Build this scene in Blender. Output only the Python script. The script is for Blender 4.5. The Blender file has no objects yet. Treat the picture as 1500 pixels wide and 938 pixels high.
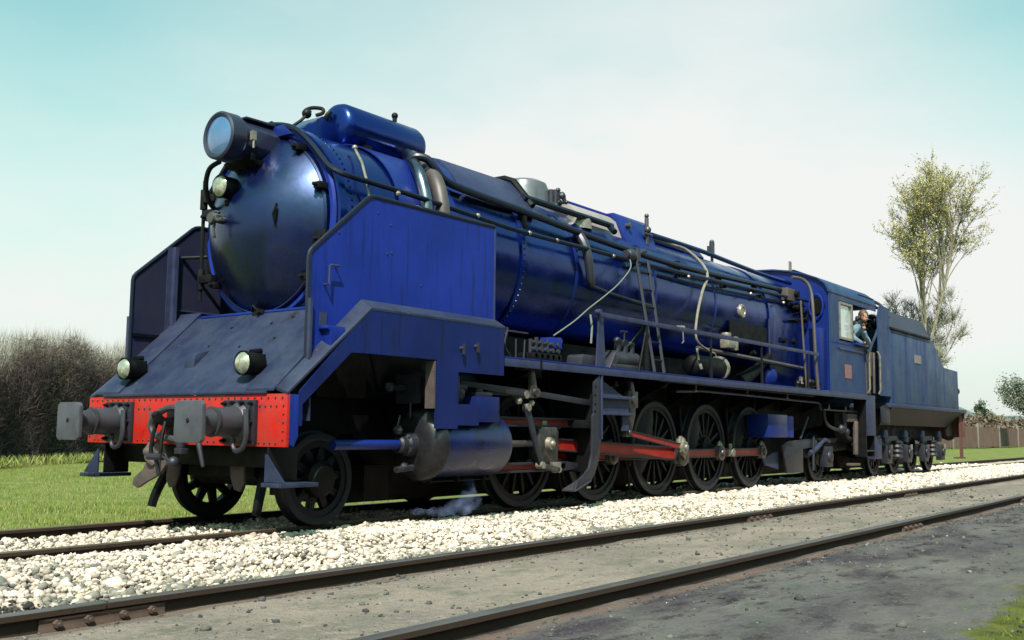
import bpy, bmesh, math, random
import numpy as np
from mathutils import Vector, Matrix
random.seed(7); rng = np.random.default_rng(7)
S = bpy.context.scene; COL = S.collection
R = math.radians

# ------------------------------------------------------------------ camera
F_PX, YAW, PIT, ROL = 1496.54, .6424, .1085, .0098
CAM = Vector((-6.4121, -9.0761, .9983))
fw = Vector((math.cos(YAW)*math.cos(PIT), math.sin(YAW)*math.cos(PIT), math.sin(PIT)))
rt = Vector((math.sin(YAW), -math.cos(YAW), 0)); up = rt.cross(fw)
r2 = rt*math.cos(ROL)+up*math.sin(ROL); u2 = -rt*math.sin(ROL)+up*math.cos(ROL)
cd = bpy.data.cameras.new('camera'); cam = bpy.data.objects.new('camera', cd); COL.objects.link(cam)
cd.sensor_width = 36; cd.lens = 36*F_PX/1500; cd.clip_start = .1; cd.clip_end = 6000
m = Matrix.Identity(4)
for i in range(3): m[i][0] = r2[i]; m[i][1] = u2[i]; m[i][2] = -fw[i]; m[i][3] = CAM[i]
cam.matrix_world = m; S.camera = cam

# ------------------------------------------------------------------ light
TO_SUN = Vector((-.53, -.33, .785)).normalized()
W = bpy.data.worlds.new('World'); S.world = W; W.use_nodes = True
nt = W.node_tree; nt.nodes.clear()
def wn(t, **k):
    n = nt.nodes.new(t)
    for a, b in k.items(): setattr(n, a, b)
    return n
out = wn('ShaderNodeOutputWorld'); bg = wn('ShaderNodeBackground'); sky = wn('ShaderNodeTexSky')
sky.sky_type = 'NISHITA'; sky.sun_disc = False
sky.sun_elevation = math.asin(TO_SUN.z); sky.sun_rotation = math.atan2(TO_SUN.x, TO_SUN.y)
sky.air_density = 1.2; sky.dust_density = 2.5; sky.ozone_density = 1.0
bg.inputs[1].default_value = .1
tc = wn('ShaderNodeTexCoord'); sep = wn('ShaderNodeSeparateXYZ'); nt.links.new(tc.outputs['Generated'], sep.inputs[0])
# thin white veil of cloud, thick near the horizon and thinning towards the zenith
mp = wn('ShaderNodeMapping'); mp.inputs['Scale'].default_value = (1.3, 1.3, 3.2); nt.links.new(tc.outputs['Generated'], mp.inputs[0])
nz = wn('ShaderNodeTexNoise'); nz.inputs['Scale'].default_value = 1.7; nz.inputs['Detail'].default_value = 6; nz.inputs['Roughness'].default_value = .55
nt.links.new(mp.outputs[0], nz.inputs['Vector'])
rampz = wn('ShaderNodeValToRGB'); cr = rampz.color_ramp; cr.interpolation = 'EASE'
cr.interpolation = 'LINEAR'
cr.elements[0].position = 0.0; cr.elements[0].color = (1, 1, 1, 1)
cr.elements[1].position = 1.0; cr.elements[1].color = (.06, .06, .06, 1)
for ps, vl in ((.14, .95), (.26, .66), (.36, .26), (.5, .12)):
    e = cr.elements.new(ps); e.color = (vl, vl, vl, 1)
nt.links.new(sep.outputs['Z'], rampz.inputs[0])
nzr = wn('ShaderNodeMapRange'); nzr.inputs[1].default_value = .3; nzr.inputs[2].default_value = .7; nzr.inputs[3].default_value = .66; nzr.inputs[4].default_value = 1.12
nt.links.new(nz.outputs['Fac'], nzr.inputs[0])
mul0 = wn('ShaderNodeMath', operation='MULTIPLY'); nt.links.new(rampz.outputs[0], mul0.inputs[0]); nt.links.new(nzr.outputs[0], mul0.inputs[1])
# a broad bank of thin cloud over the locomotive
cdir = (fw+r2*(80/F_PX)+u2*(270/F_PX)).normalized()
vd = wn('ShaderNodeVectorMath', operation='DOT_PRODUCT'); vd.inputs[1].default_value = cdir; nt.links.new(tc.outputs['Generated'], vd.inputs[0])
cb_r = wn('ShaderNodeMapRange', interpolation_type='SMOOTHSTEP'); cb_r.inputs[1].default_value = math.cos(R(27)); cb_r.inputs[2].default_value = math.cos(R(4)); cb_r.inputs[3].default_value = 0; cb_r.inputs[4].default_value = .56
nt.links.new(vd.outputs['Value'], cb_r.inputs[0])
cbn = wn('ShaderNodeMath', operation='MULTIPLY'); nt.links.new(cb_r.outputs[0], cbn.inputs[0]); nt.links.new(nzr.outputs[0], cbn.inputs[1])
mul = wn('ShaderNodeMath', operation='ADD', use_clamp=True); nt.links.new(mul0.outputs[0], mul.inputs[0]); nt.links.new(cbn.outputs[0], mul.inputs[1])
tint = wn('ShaderNodeMix', data_type='RGBA', blend_type='MULTIPLY'); tint.inputs[0].default_value = 1
tint.inputs[7].default_value = (.66, 1.42, .98, 1); nt.links.new(sky.outputs[0], tint.inputs[6])
mix = wn('ShaderNodeMix', data_type='RGBA'); nt.links.new(mul.outputs[0], mix.inputs[0])
nt.links.new(tint.outputs[2], mix.inputs[6]); mix.inputs[7].default_value = (5.35, 5.42, 5.33, 1)
nt.links.new(mix.outputs[2], bg.inputs[0]); nt.links.new(bg.outputs[0], out.inputs[0])
sl = bpy.data.lights.new('sun', 'SUN'); sl.energy = 5.0; sl.angle = R(.6); sl.color = (1, .925, .85)
so = bpy.data.objects.new('sun', sl); COL.objects.link(so); so.rotation_euler = (-TO_SUN).to_track_quat('-Z', 'Y').to_euler(); so.location = (0, -20, 40)
vs = S.view_settings; vs.view_transform = 'Standard'; vs.look = 'None'; vs.gamma = 1; vs.exposure = .75; vs.use_curve_mapping = False
S.render.engine = 'CYCLES'

# ------------------------------------------------------------------ materials
MATS = {}; ALB = .81     # common scale of the base colours, paired with the exposure
def M(name, col, rough=.5, metal=0., var=(), coat=0., bump=None, attr=None, spec=.5, trans=0., rvar=None, ior=None, stint=None):
    """var: (scale, colour, lo, hi, vecscale) noise layers over the base colour; bump: (scale, distance)"""
    K = lambda c: tuple(ALB*q for q in c)
    col = K(col); var = [(v_[0], K(v_[1]), *v_[2:]) for v_ in var]; attr = [K(c) for c in attr] if attr else None
    m = bpy.data.materials.new(name); m.use_nodes = True; t = m.node_tree; N = t.nodes; L = t.links
    b = N['Principled BSDF']; b.inputs['Roughness'].default_value = rough; b.inputs['Metallic'].default_value = metal
    b.inputs['Coat Weight'].default_value = coat; b.inputs['Coat Roughness'].default_value = .12
    b.inputs['Specular IOR Level'].default_value = spec; b.inputs['Transmission Weight'].default_value = trans
    if ior: b.inputs['IOR'].default_value = ior
    if stint: b.inputs['Specular Tint'].default_value = (*stint, 1)
    g = N.new('ShaderNodeNewGeometry')
    def noise(sc, vs=(1, 1, 1), det=5):
        mp = N.new('ShaderNodeMapping'); mp.inputs['Scale'].default_value = vs; L.new(g.outputs['Position'], mp.inputs[0])
        n = N.new('ShaderNodeTexNoise'); n.inputs['Scale'].default_value = sc; n.inputs['Detail'].default_value = det; n.inputs['Roughness'].default_value = .62
        L.new(mp.outputs[0], n.inputs['Vector']); return n.outputs['Fac']
    def rng_(o, lo, hi, a=0, z=1):
        r = N.new('ShaderNodeMapRange'); r.inputs[1].default_value = lo; r.inputs[2].default_value = hi; r.inputs[3].default_value = a; r.inputs[4].default_value = z
        L.new(o, r.inputs[0]); return r.outputs[0]
    cur = None
    if attr:
        a = N.new('ShaderNodeAttribute'); a.attribute_name = 'rnd'
        rp = N.new('ShaderNodeValToRGB'); rp.color_ramp.elements[0].color = (*attr[0], 1); rp.color_ramp.elements[1].color = (*attr[-1], 1)
        for i, c in enumerate(attr[1:-1]):
            e = rp.color_ramp.elements.new((i+1)/(len(attr)-1)); e.color = (*c, 1)
        L.new(a.outputs['Fac'], rp.inputs[0]); cur = rp.outputs[0]
    for (sc, c2, lo, hi, *v) in var:
        mx = N.new('ShaderNodeMix'); mx.data_type = 'RGBA'
        if cur is None: mx.inputs[6].default_value = (*col, 1)
        else: L.new(cur, mx.inputs[6])
        mx.inputs[7].default_value = (*c2, 1)
        L.new(rng_(noise(sc, v[0] if v else (1, 1, 1)), lo, hi), mx.inputs[0]); cur = mx.outputs[2]
    if cur is None: b.inputs['Base Color'].default_value = (*col, 1)
    else: L.new(cur, b.inputs['Base Color'])
    if rvar: L.new(rng_(noise(rvar[0]), .3, .7, rvar[1], rvar[2]), b.inputs['Roughness'])
    if bump:
        bp = N.new('ShaderNodeBump'); bp.inputs['Distance'].default_value = bump[1]; bp.inputs['Strength'].default_value = bump[2] if len(bump) > 2 else .6
        L.new(noise(bump[0], det=6), bp.inputs['Height']); L.new(bp.outputs[0], b.inputs['Normal'])
    MATS[name] = m; return m
M('blue', (.005, .016, .135), .36, var=[(1.1, (.008, .023, .17), .4, .7), (9, (.005, .009, .05), .58, .78, (1, 1, .12)), (40, (.02, .03, .08), .68, .82)], spec=.28, rvar=(2.5, .28, .46), bump=(5, .002, .25))
M('lamp_paint', (.012, .014, .04), .42, var=[(3, (.02, .02, .045), .4, .7), (20, (.05, .05, .06), .66, .8)], coat=.2)
M('boiler_blue', (.0014, .006, .060), .28, var=[(.8, (.0022, .009, .085), .42, .7), (7, (.001, .002, .010), .52, .78, (1, 1, .15)), (22, (.004, .005, .012), .57, .77, (1, 1, .05)), (2.2, (.003, .004, .012), .58, .76)], spec=.5, ior=2.05, stint=(.13, .27, 1.), rvar=(1.7, .12, .34), bump=(1.8, .008, .4))
M('cylinder_paint', (.0025, .008, .07), .3, var=[(2, (.002, .004, .025), .42, .66), (9, (.012, .010, .010), .56, .76, (.4, 1, 1))], spec=.5, ior=1.6, stint=(.5, .6, 1.), rvar=(3, .2, .42), bump=(4, .003, .3))
M('door_blue', (.0010, .0028, .024), .3, var=[(1.4, (.002, .005, .042), .4, .7), (6, (.002, .002, .004), .48, .76), (18, (.006, .006, .008), .6, .78, (1, 1, .08))], spec=.5, ior=1.85, stint=(.36, .50, 1.), rvar=(1.7, .16, .40), bump=(1.8, .006, .35))
M('pipe_dark', (.004, .007, .022), .38, var=[(4, (.010, .012, .03), .5, .75)], spec=.35)
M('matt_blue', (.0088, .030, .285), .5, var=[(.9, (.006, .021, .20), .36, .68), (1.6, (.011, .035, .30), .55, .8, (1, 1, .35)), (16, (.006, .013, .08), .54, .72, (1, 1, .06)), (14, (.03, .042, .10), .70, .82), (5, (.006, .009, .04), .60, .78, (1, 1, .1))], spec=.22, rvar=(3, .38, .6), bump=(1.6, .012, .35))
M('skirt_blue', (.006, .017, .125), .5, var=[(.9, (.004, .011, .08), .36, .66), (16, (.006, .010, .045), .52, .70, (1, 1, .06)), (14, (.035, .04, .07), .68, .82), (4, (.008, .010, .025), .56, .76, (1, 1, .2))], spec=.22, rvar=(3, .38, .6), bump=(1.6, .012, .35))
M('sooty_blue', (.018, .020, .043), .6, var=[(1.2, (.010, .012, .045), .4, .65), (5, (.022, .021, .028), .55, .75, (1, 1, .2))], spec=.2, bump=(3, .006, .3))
M('dusty_blue', (.024, .033, .068), .55, var=[(2.5, (.011, .016, .050), .40, .63), (14, (.06, .06, .066), .60, .8), (4, (.011, .011, .019), .58, .75, (1, 1, .3)), (30, (.08, .075, .07), .68, .8)], spec=.3, bump=(25, .002, .4))
M('tender_blue', (.030, .058, .145), .5, var=[(1.2, (.045, .076, .13), .4, .62, (1, 1, .12)), (6, (.014, .024, .085), .48, .70, (1, 1, .06)), (18, (.06, .075, .095), .60, .76, (1, 1, .04)), (3, (.02, .024, .05), .58, .74)], spec=.25, rvar=(2, .4, .6), bump=(2.0, .008, .35))
M('bunker_blue', (.03, .035, .065), .6, var=[(2, (.02, .024, .045), .4, .7)])
M('cab_blue', (.013, .038, .125), .45, var=[(1.2, (.018, .046, .115), .4, .65), (5, (.007, .014, .062), .50, .74, (1, 1, .1)), (20, (.04, .052, .08), .64, .78, (1, 1, .05))], spec=.25, rvar=(2, .36, .55), bump=(2.0, .006, .3))
M('edge_grey', (.034, .042, .095), .5, spec=.25, var=[(6, (.022, .027, .06), .45, .7)])
M('black', (.0014, .0015, .002), .5, spec=.18, var=[(4, (.004, .0035, .003), .5, .75)], rvar=(5, .4, .7))
M('iron', (.004, .004, .0055), .55, spec=.2, var=[(5, (.011, .009, .008), .52, .75), (30, (.022, .018, .016), .66, .8)], bump=(30, .003, .4))
M('wheel_iron', (.0035, .005, .010), .5, spec=.2, var=[(4, (.008, .0075, .009), .5, .75)], bump=(20, .002, .3))
M('steel', (.12, .115, .115), .42, .6, var=[(6, (.045, .036, .03), .42, .66)], rvar=(8, .3, .55))
M('tyre_iron', (.012, .014, .022), .45, .1, spec=.25, var=[(5, (.022, .02, .022), .5, .72)])
M('grey_iron', (.022, .023, .036), .5, .15, var=[(4, (.012, .011, .016), .45, .7), (20, (.045, .042, .042), .64, .8)], bump=(18, .002, .3))
M('buffer_grey', (.042, .041, .052), .5, .1, var=[(5, (.028, .026, .034), .45, .7), (15, (.075, .068, .06), .62, .8)], bump=(10, .003, .3))
M('buffer_face', (.070, .072, .092), .55, .05, var=[(5, (.045, .046, .062), .42, .68), (22, (.10, .088, .072), .62, .78)], bump=(10, .002, .3))
M('red', (.50, .012, .005), .45, spec=.2, var=[(2.5, (.40, .03, .022), .42, .60), (7, (.24, .03, .036), .54, .70), (26, (.20, .10, .09), .62, .73), (3, (.075, .018, .022), .60, .76), (50, (.28, .22, .2), .68, .74)], rvar=(4, .36, .6), bump=(14, .002, .3))
M('rod_red', (.30, .012, .010), .42, var=[(3, (.36, .024, .010), .48, .62), (8, (.08, .012, .02), .56, .74)])
M('rust_red', (.12, .036, .025), .7, var=[(6, (.07, .03, .03), .45, .7)])
M('rust_grey', (.085, .06, .055), .75, var=[(8, (.05, .038, .04), .45, .7), (25, (.14, .095, .07), .64, .8)], bump=(30, .004, .5))
M('pale_metal', (.30, .275, .23), .4, .4, var=[(9, (.14, .12, .10), .48, .7)])
M('dome_grey', (.13, .135, .15), .35, .15, var=[(2, (.09, .095, .11), .4, .7), (6, (.06, .06, .07), .60, .8, (1, 1, .2))], coat=.2)
M('casing_grey', (.042, .043, .058), .4, .2, var=[(3, (.028, .028, .042), .4, .65), (9, (.07, .067, .065), .62, .8)], rvar=(3, .3, .5))
M('cover_grey', (.030, .030, .036), .32, .5, var=[(3, (.05, .047, .05), .45, .7), (14, (.016, .015, .018), .5, .7)], rvar=(3, .24, .42))
M('casing_blue', (.022, .026, .075), .45, var=[(2, (.035, .038, .085), .4, .65), (9, (.06, .06, .075), .62, .8)], spec=.35, rvar=(3, .35, .5))
M('belt_leaf', (.02, .03, .015), .8, attr=[(.012, .016, .010), (.022, .03, .016), (.04, .048, .025)], spec=.15)
M('sand_grey', (.34, .295, .285), .38, var=[(2, (.26, .235, .24), .4, .7), (6, (.16, .15, .16), .6, .8, (1, 1, .2))])
M('pipe_brown', (.085, .068, .065), .5, var=[(4, (.055, .045, .045), .4, .7)])
M('chrome', (.26, .27, .33), .28, 1., var=[(6, (.13, .13, .17), .45, .7)])
M('pale_cloth', (.22, .205, .17), .8, var=[(14, (.15, .14, .115), .45, .7)])
M('rope', (.14, .165, .125), .9)
M('lens_blue', (.05, .12, .27), .08, var=[(3, (.08, .17, .34), .4, .7)], coat=1., spec=.8)
M('lens_clear', (.30, .32, .25), .14, .35, var=[(16, (.55, .55, .42), .5, .65), (30, (.10, .12, .10), .58, .72)], coat=1.)
M('pane', (.50, .56, .56), .12, var=[(2.5, (.42, .5, .5), .4, .7)], coat=.8)
M('glass_dark', (.02, .03, .04), .06, coat=1.)
M('plate_pink', (.22, .10, .10), .5, var=[(20, (.28, .15, .14), .5, .65)])
M('plate_pale', (.20, .17, .17), .5)
M('under_green', (.009, .015, .010), .6, spec=.2, var=[(3, (.005, .007, .007), .4, .7, (1, 1, .3)), (12, (.016, .02, .017), .64, .8)])
M('skin', (.36, .17, .125), .55, var=[(30, (.31, .14, .1), .45, .65)])
M('shirt', (.17, .26, .33), .85, var=[(9, (.12, .2, .27), .4, .65)], bump=(22, .02, .7))
M('hair', (.07, .04, .025), .6)
M('rail_side', (.046, .030, .023), .8, spec=.2, var=[(4, (.045, .03, .024), .45, .7), (18, (.015, .012, .012), .58, .75)], bump=(30, .003, .5))
M('rail_head', (.15, .14, .14), .42, .6, var=[(3, (.10, .08, .066), .45, .7, (.3, 1, 1))], rvar=(3, .34, .6))
M('rail_head_rusty', (.12, .095, .06), .5, .35, var=[(3, (.085, .06, .042), .45, .7)])
M('sleeper_wood', (.085, .062, .05), .9, var=[(5, (.13, .10, .085), .45, .7, (1, .15, 1)), (20, (.045, .035, .03), .55, .75, (1, .2, 1))], bump=(12, .01, .6))
M('fishplate', (.085, .05, .038), .8, var=[(9, (.055, .034, .028), .45, .7), (30, (.12, .075, .052), .62, .78)], bump=(40, .004, .6))
M('stone', (.4, .37, .3), .9, attr=[(.13, .13, .11), (.44, .36, .30), (.62, .505, .425), (.72, .585, .50), (.78, .64, .55)], var=[(60, (.22, .21, .16), .62, .78)], bump=(60, .006, .5))
M('pebble', (.2, .2, .17), .9, attr=[(.03, .028, .03), (.07, .065, .062), (.15, .138, .125), (.38, .34, .29)])
M('clod', (.03, .028, .024), .95, attr=[(.015, .014, .014), (.034, .028, .025), (.055, .045, .036)])
M('grass_blade', (.1, .2, .03), .7, attr=[(.08, .13, .02), (.16, .225, .04), (.235, .275, .065), (.31, .295, .115), (.34, .29, .17)], spec=.2)
M('patch_blade', (.1, .2, .03), .7, attr=[(.045, .065, .008), (.09, .12, .014), (.16, .19, .02), (.23, .22, .04)], spec=.2)
M('twig', (.1, .09, .08), .9, attr=[(.026, .018, .020), (.080, .056, .057), (.135, .10, .098), (.22, .175, .165)], spec=.1)
M('twig_pale', (.1, .09, .08), .9, attr=[(.09, .095, .07), (.15, .155, .115), (.22, .22, .17), (.28, .265, .22)], spec=.1)
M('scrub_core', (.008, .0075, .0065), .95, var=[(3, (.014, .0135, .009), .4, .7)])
M('scrub_leaf', (.04, .06, .02), .8, attr=[(.02, .032, .012), (.045, .065, .02), (.075, .095, .03), (.11, .115, .05)], spec=.2)
M('bark', (.19, .17, .12), .9, var=[(4, (.32, .29, .2), .45, .65), (9, (.09, .08, .06), .55, .75)])
M('bud_leaf', (.4, .38, .1), .7, attr=[(.20, .22, .06), (.34, .33, .09), (.50, .43, .14), (.58, .47, .22)], spec=.2)
M('dry_leaf', (.3, .28, .2), .8, attr=[(.20, .22, .14), (.31, .29, .20), (.42, .36, .27)], spec=.2)
M('hazed_leaf', (.09, .12, .06), .8, attr=[(.10, .13, .10), (.15, .18, .13), (.22, .22, .16)], spec=.2)  # leaf tones lightened to stand in for distance haze
M('far_scrub', (.15, .11, .08), .9, attr=[(.09, .065, .05), (.15, .11, .085), (.20, .16, .11)], spec=.1)
M('plank_brown', (.115, .062, .048), .85, var=[(1.2, (.15, .088, .068), .4, .65), (6, (.08, .046, .038), .5, .7, (1, 1, .1))])
M('concrete', (.22, .19, .165), .9, var=[(4, (.16, .14, .125), .4, .7)])
M('house_wall', (.62, .60, .56), .9); M('house_roof', (.28, .26, .26), .8)
M('coal', (.012, .012, .013), .5, bump=(12, .05, .8))
M('hill', (.10, .13, .12), .95, var=[(.02, (.14, .15, .12), .4, .65)])

# ------------------------------------------------------------------ mesh helpers
class B:
    def __init__(s): s.v = []; s.f = []
    def add(s, vs, fs):
        o = len(s.v); s.v += [tuple(v) for v in vs]; s.f += [tuple(i+o for i in f) for f in fs]; return s
    def box(s, x0, x1, y0, y1, z0, z1):
        return s.add([(x, y, z) for x in (x0, x1) for y in (y0, y1) for z in (z0, z1)],
                     [(0, 1, 3, 2), (4, 6, 7, 5), (0, 4, 5, 1), (2, 3, 7, 6), (0, 2, 6, 4), (1, 5, 7, 3)])
    def prism(s, poly, ax, a, b):
        def P(p, t): return {'x': (t, p[0], p[1]), 'y': (p[0], t, p[1]), 'z': (p[0], p[1], t)}[ax]
        n = len(poly); vs = [P(p, a) for p in poly]+[P(p, b) for p in poly]
        fs = [tuple(range(n)), tuple(range(2*n-1, n-1, -1))]+[(i, (i+1) % n, n+(i+1) % n, n+i) for i in range(n)]
        return s.add(vs, fs)
    def cyl(s, p0, p1, r0, r1=None, n=14, caps=True):
        r1 = r0 if r1 is None else r1
        p0 = Vector(p0); p1 = Vector(p1); d = (p1-p0).normalized()
        a = d.orthogonal().normalized(); b = d.cross(a); vs = []
        for p, r in ((p0, r0), (p1, r1)):
            for i in range(n):
                t = 2*math.pi*i/n; vs.append(p+(a*math.cos(t)+b*math.sin(t))*r)
        fs = [(i, (i+1) % n, n+(i+1) % n, n+i) for i in range(n)]
        if caps: fs += [tuple(range(n-1, -1, -1)), tuple(range(n, 2*n))]
        return s.add(vs, fs)
    def tube(s, pts, r, n=8, sm=0, closed=False):
        pts = [Vector(p) for p in pts]
        if sm and len(pts) > 2:
            q = []
            P = [pts[0]]+pts+[pts[-1]]
            for i in range(1, len(P)-2):
                for k in range(sm):
                    t = k/sm; a, b, c, d = P[i-1], P[i], P[i+1], P[i+2]
                    q.append(.5*((2*b)+(c-a)*t+(2*a-5*b+4*c-d)*t*t+(3*b-a-3*c+d)*t**3))
            q.append(pts[-1]); pts = q
        m = len(pts); rr = r if isinstance(r, (list, tuple)) else [r]*m
        if len(rr) != m: rr = [rr[0]+(rr[-1]-rr[0])*i/(m-1) for i in range(m)]
        vs = []; a = None
        for i, p in enumerate(pts):
            d = (pts[min(i+1, m-1)]-pts[max(i-1, 0)])
            if closed: d = pts[(i+1) % m]-pts[i-1]
            d = d.normalized() if d.length > 1e-9 else Vector((0, 0, 1))
            if a is None: a = d.orthogonal().normalized()
            a = (a-d*a.dot(d)); a = a.normalized() if a.length > 1e-6 else d.orthogonal().normalized()
            b = d.cross(a)
            for k in range(n):
                t = 2*math.pi*k/n; vs.append(p+(a*math.cos(t)+b*math.sin(t))*rr[i])
        fs = []
        for i in range(m if closed else m-1):
            j = (i+1) % m
            fs += [(i*n+k, i*n+(k+1) % n, j*n+(k+1) % n, j*n+k) for k in range(n)]
        if not closed: fs += [tuple(range(n-1, -1, -1)), tuple(range((m-1)*n, m*n))]
        return s.add(vs, fs)
    def lathe(s, prof, o, ax='x', n=32, a0=0, a1=2*math.pi, ring=False):
        if ring: prof = list(prof)+[prof[0]]
        full = abs(a1-a0-2*math.pi) < 1e-6; k = n if full else n+1; vs = []
        for (h, r) in prof:
            for i in range(k):
                t = a0+(a1-a0)*i/n; c, q = r*math.cos(t), r*math.sin(t)
                vs.append({'x': (o[0]+h, o[1]+c, o[2]+q), 'y': (o[0]+c, o[1]+h, o[2]+q), 'z': (o[0]+c, o[1]+q, o[2]+h)}[ax])
        fs = []
        for j in range(len(prof)-1):
            for i in range(n):
                i2 = (i+1) % k; fs.append((j*k+i, j*k+i2, (j+1)*k+i2, (j+1)*k+i))
        if full and not ring:
            if prof[0][1] > 1e-6: fs.append(tuple(range(k-1, -1, -1)))
            if prof[-1][1] > 1e-6: fs.append(tuple(range((len(prof)-1)*k, len(prof)*k)))
        return s.add(vs, fs)
    def ball(s, c, r, sc=(1, 1, 1), n=12):
        m = n//2; prof = [(-math.cos(math.pi*j/m), math.sin(math.pi*j/m)) for j in range(m+1)]
        t = B().lathe([(h, max(q, 1e-4)) for h, q in prof], (0, 0, 0), 'z', n)
        return s.add([(c[0]+v[0]*r*sc[0], c[1]+v[1]*r*sc[1], c[2]+v[2]*r*sc[2]) for v in t.v], t.f)
    def mesh(s, name, bevel=0., ang=35, merge=True, jitter=0.):
        me = bpy.data.meshes.new(name); bm = bmesh.new(); vv = [bm.verts.new(v) for v in s.v]
        for f in s.f:
            if len(set(f)) > 2:
                try: bm.faces.new([vv[i] for i in f])
                except ValueError: pass
        if merge: bmesh.ops.remove_doubles(bm, verts=bm.verts, dist=1e-5)
        bmesh.ops.recalc_face_normals(bm, faces=bm.faces)
        if bevel:
            ed = [e for e in bm.edges if len(e.link_faces) == 2 and e.calc_face_angle(0) > .6]
            bmesh.ops.bevel(bm, geom=ed, offset=bevel, segments=2, affect='EDGES', clamp_overlap=True, profile=.6)
        for f in bm.faces: f.smooth = True
        bm.to_mesh(me); bm.free(); me.set_sharp_from_angle(angle=R(ang)); return me
def obj(name, me, mat, parent=None, loc=(0, 0, 0), rot=(0, 0, 0)):
    o = bpy.data.objects.new(name, me); COL.objects.link(o)
    if mat is not None and len(me.materials) == 0: me.materials.append(MATS[mat])
    o.location = loc; o.rotation_euler = rot
    if parent: o.parent = parent
    return o
def pieces(b, gap=.03):
    n = len(b.v); par = list(range(n))
    def find(i):
        while par[i] != i: par[i] = par[par[i]]; i = par[i]
        return i
    for f in b.f:
        r0 = find(f[0])
        for i in f[1:]: par[find(i)] = r0
    isl = {}
    for i in range(n): isl.setdefault(find(i), []).append(i)
    keys = list(isl)
    if len(keys) < 2: return [b]
    V = np.array(b.v); lo = [V[isl[k]].min(0) for k in keys]; hi = [V[isl[k]].max(0) for k in keys]; g = list(range(len(keys)))
    def gf(i):
        while g[i] != i: i = g[i]
        return i
    for i in range(len(keys)):
        for j in range(i):
            if np.all(lo[i]-gap <= hi[j]) and np.all(lo[j]-gap <= hi[i]): g[gf(i)] = gf(j)
    out = {}; own = {find(k): gf(i) for i, k in enumerate(keys)}
    for f in b.f: out.setdefault(own[find(f[0])], []).append(f)
    res = []
    for fs in out.values():
        q = B(); idx = sorted({i for f in fs for i in f}); mp = {i: k for k, i in enumerate(idx)}
        q.v = [b.v[i] for i in idx]; q.f = [tuple(mp[i] for i in f) for f in fs]; res.append(q)
    return res
def part(name, b, mat, parent, bevel=0., loc=(0, 0, 0), rot=(0, 0, 0), label=None, kind=None, ang=35):
    if kind is None and parent is not None:
        ps = pieces(b)
        if 1 < len(ps) < 40:
            for q in ps[1:]: obj(name, q.mesh(name, bevel, ang), mat, parent, loc, rot)
            b = ps[0]
    o = obj(name, b.mesh(name, bevel, ang), mat, parent, loc, rot)
    if label: o['label'] = label
    if kind: o['kind'] = kind
    return o
def tag(o, label=None, cat=None, group=None, kind=None):
    for k, v in (('label', label), ('category', cat), ('group', group), ('kind', kind)):
        if v: o[k] = v
    return o
def thing(name, label, cat, loc=(0, 0, 0), group=None):
    o = bpy.data.objects.new(name, None); COL.objects.link(o); o.location = loc; o.empty_display_size = .3
    return tag(o, label, cat, group)
def tri_mesh(name, V, F, rnd=None):
    V = np.ascontiguousarray(V, np.float32); F = np.ascontiguousarray(F, np.int32); k = F.shape[1]
    me = bpy.data.meshes.new(name); me.vertices.add(len(V)); me.vertices.foreach_set('co', V.ravel())
    me.loops.add(F.size); me.loops.foreach_set('vertex_index', F.ravel())
    me.polygons.add(len(F)); me.polygons.foreach_set('loop_start', np.arange(0, F.size, k, dtype=np.int32))
    if rnd is not None:
        a = me.attributes.new('rnd', 'FLOAT', 'POINT'); a.data.foreach_set('value', np.ascontiguousarray(rnd, np.float32))
    me.update(calc_edges=True); return me
def rivets(pts, nrm, r=.014, h=.010):
    b = B(); nrm = Vector(nrm) if not callable(nrm) else nrm
    for p in pts:
        n = nrm if not callable(nrm) else Vector(nrm(p)); b.cyl(Vector(p)-n*.004, Vector(p)+n*h, r, r*.6, 6)
    return b
def arc(cx, cz, r, a0, a1, n): return [(cx+r*math.cos(R(a0+(a1-a0)*i/n)), cz+r*math.sin(R(a0+(a1-a0)*i/n))) for i in range(n+1)]
def lerp(a, b, n): return [tuple(a[k]+(b[k]-a[k])*i/(n-1) for k in range(len(a))) for i in range(n)]

# ------------------------------------------------------------------ setting: ground and tracks
Y2A, Y2B, Z2 = -4.065, -5.805, .089          # the two rails of the near track and their height
def sm(a, b, t): t = np.clip((t-a)/(b-a), 0, 1); return t*t*(3-2*t)
_ph = rng.uniform(0, 6.28, (14,)); _kx = rng.normal(0, 1, 14); _ky = rng.normal(0, 1, 14)
def wob(x, y, s=1.):                                                   # smooth unevenness, about -1..1
    return sum(np.sin((_kx[i]*x+_ky[i]*y)*s*(1+i*.35)+_ph[i])/(1+i*.35) for i in range(14))/2.6
def ground_z(x, y):
    x = np.asarray(x, float); y = np.asarray(y, float)
    z = np.full_like(x+y, .016)
    z = z-.03*sm(.28, .05, np.abs(y-Y2A))-.03*sm(.28, .05, np.abs(y-Y2B))
    z = np.where(y > -3.9, .0-.085*sm(-3.9, -3.2, y)+(-.06)*sm(-1.5, -.8, y), z)
    z = z+(-.10)*sm(1.1, 1.9, y)
    z = z+.012*wob(x, y, 1.7)*(1-sm(14, 30, np.hypot(x, y)))
    z = z+.05*wob(x, y, .25)*sm(4, 12, y)*(1-sm(30, 60, y))
    return z
xs = np.concatenate([np.linspace(-900, -30, 12), np.linspace(-20, 40, 240), np.linspace(45, 300, 40), np.linspace(360, 3500, 14)])
ys = np.concatenate([np.linspace(-900, -30, 12), np.linspace(-20, -9, 14), np.linspace(-8.8, 3, 118), np.linspace(3.3, 40, 60), np.linspace(45, 200, 20), np.linspace(260, 3500, 14)])
GX, GY = np.meshgrid(xs, ys, indexing='ij'); GZ = ground_z(GX, GY)
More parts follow.
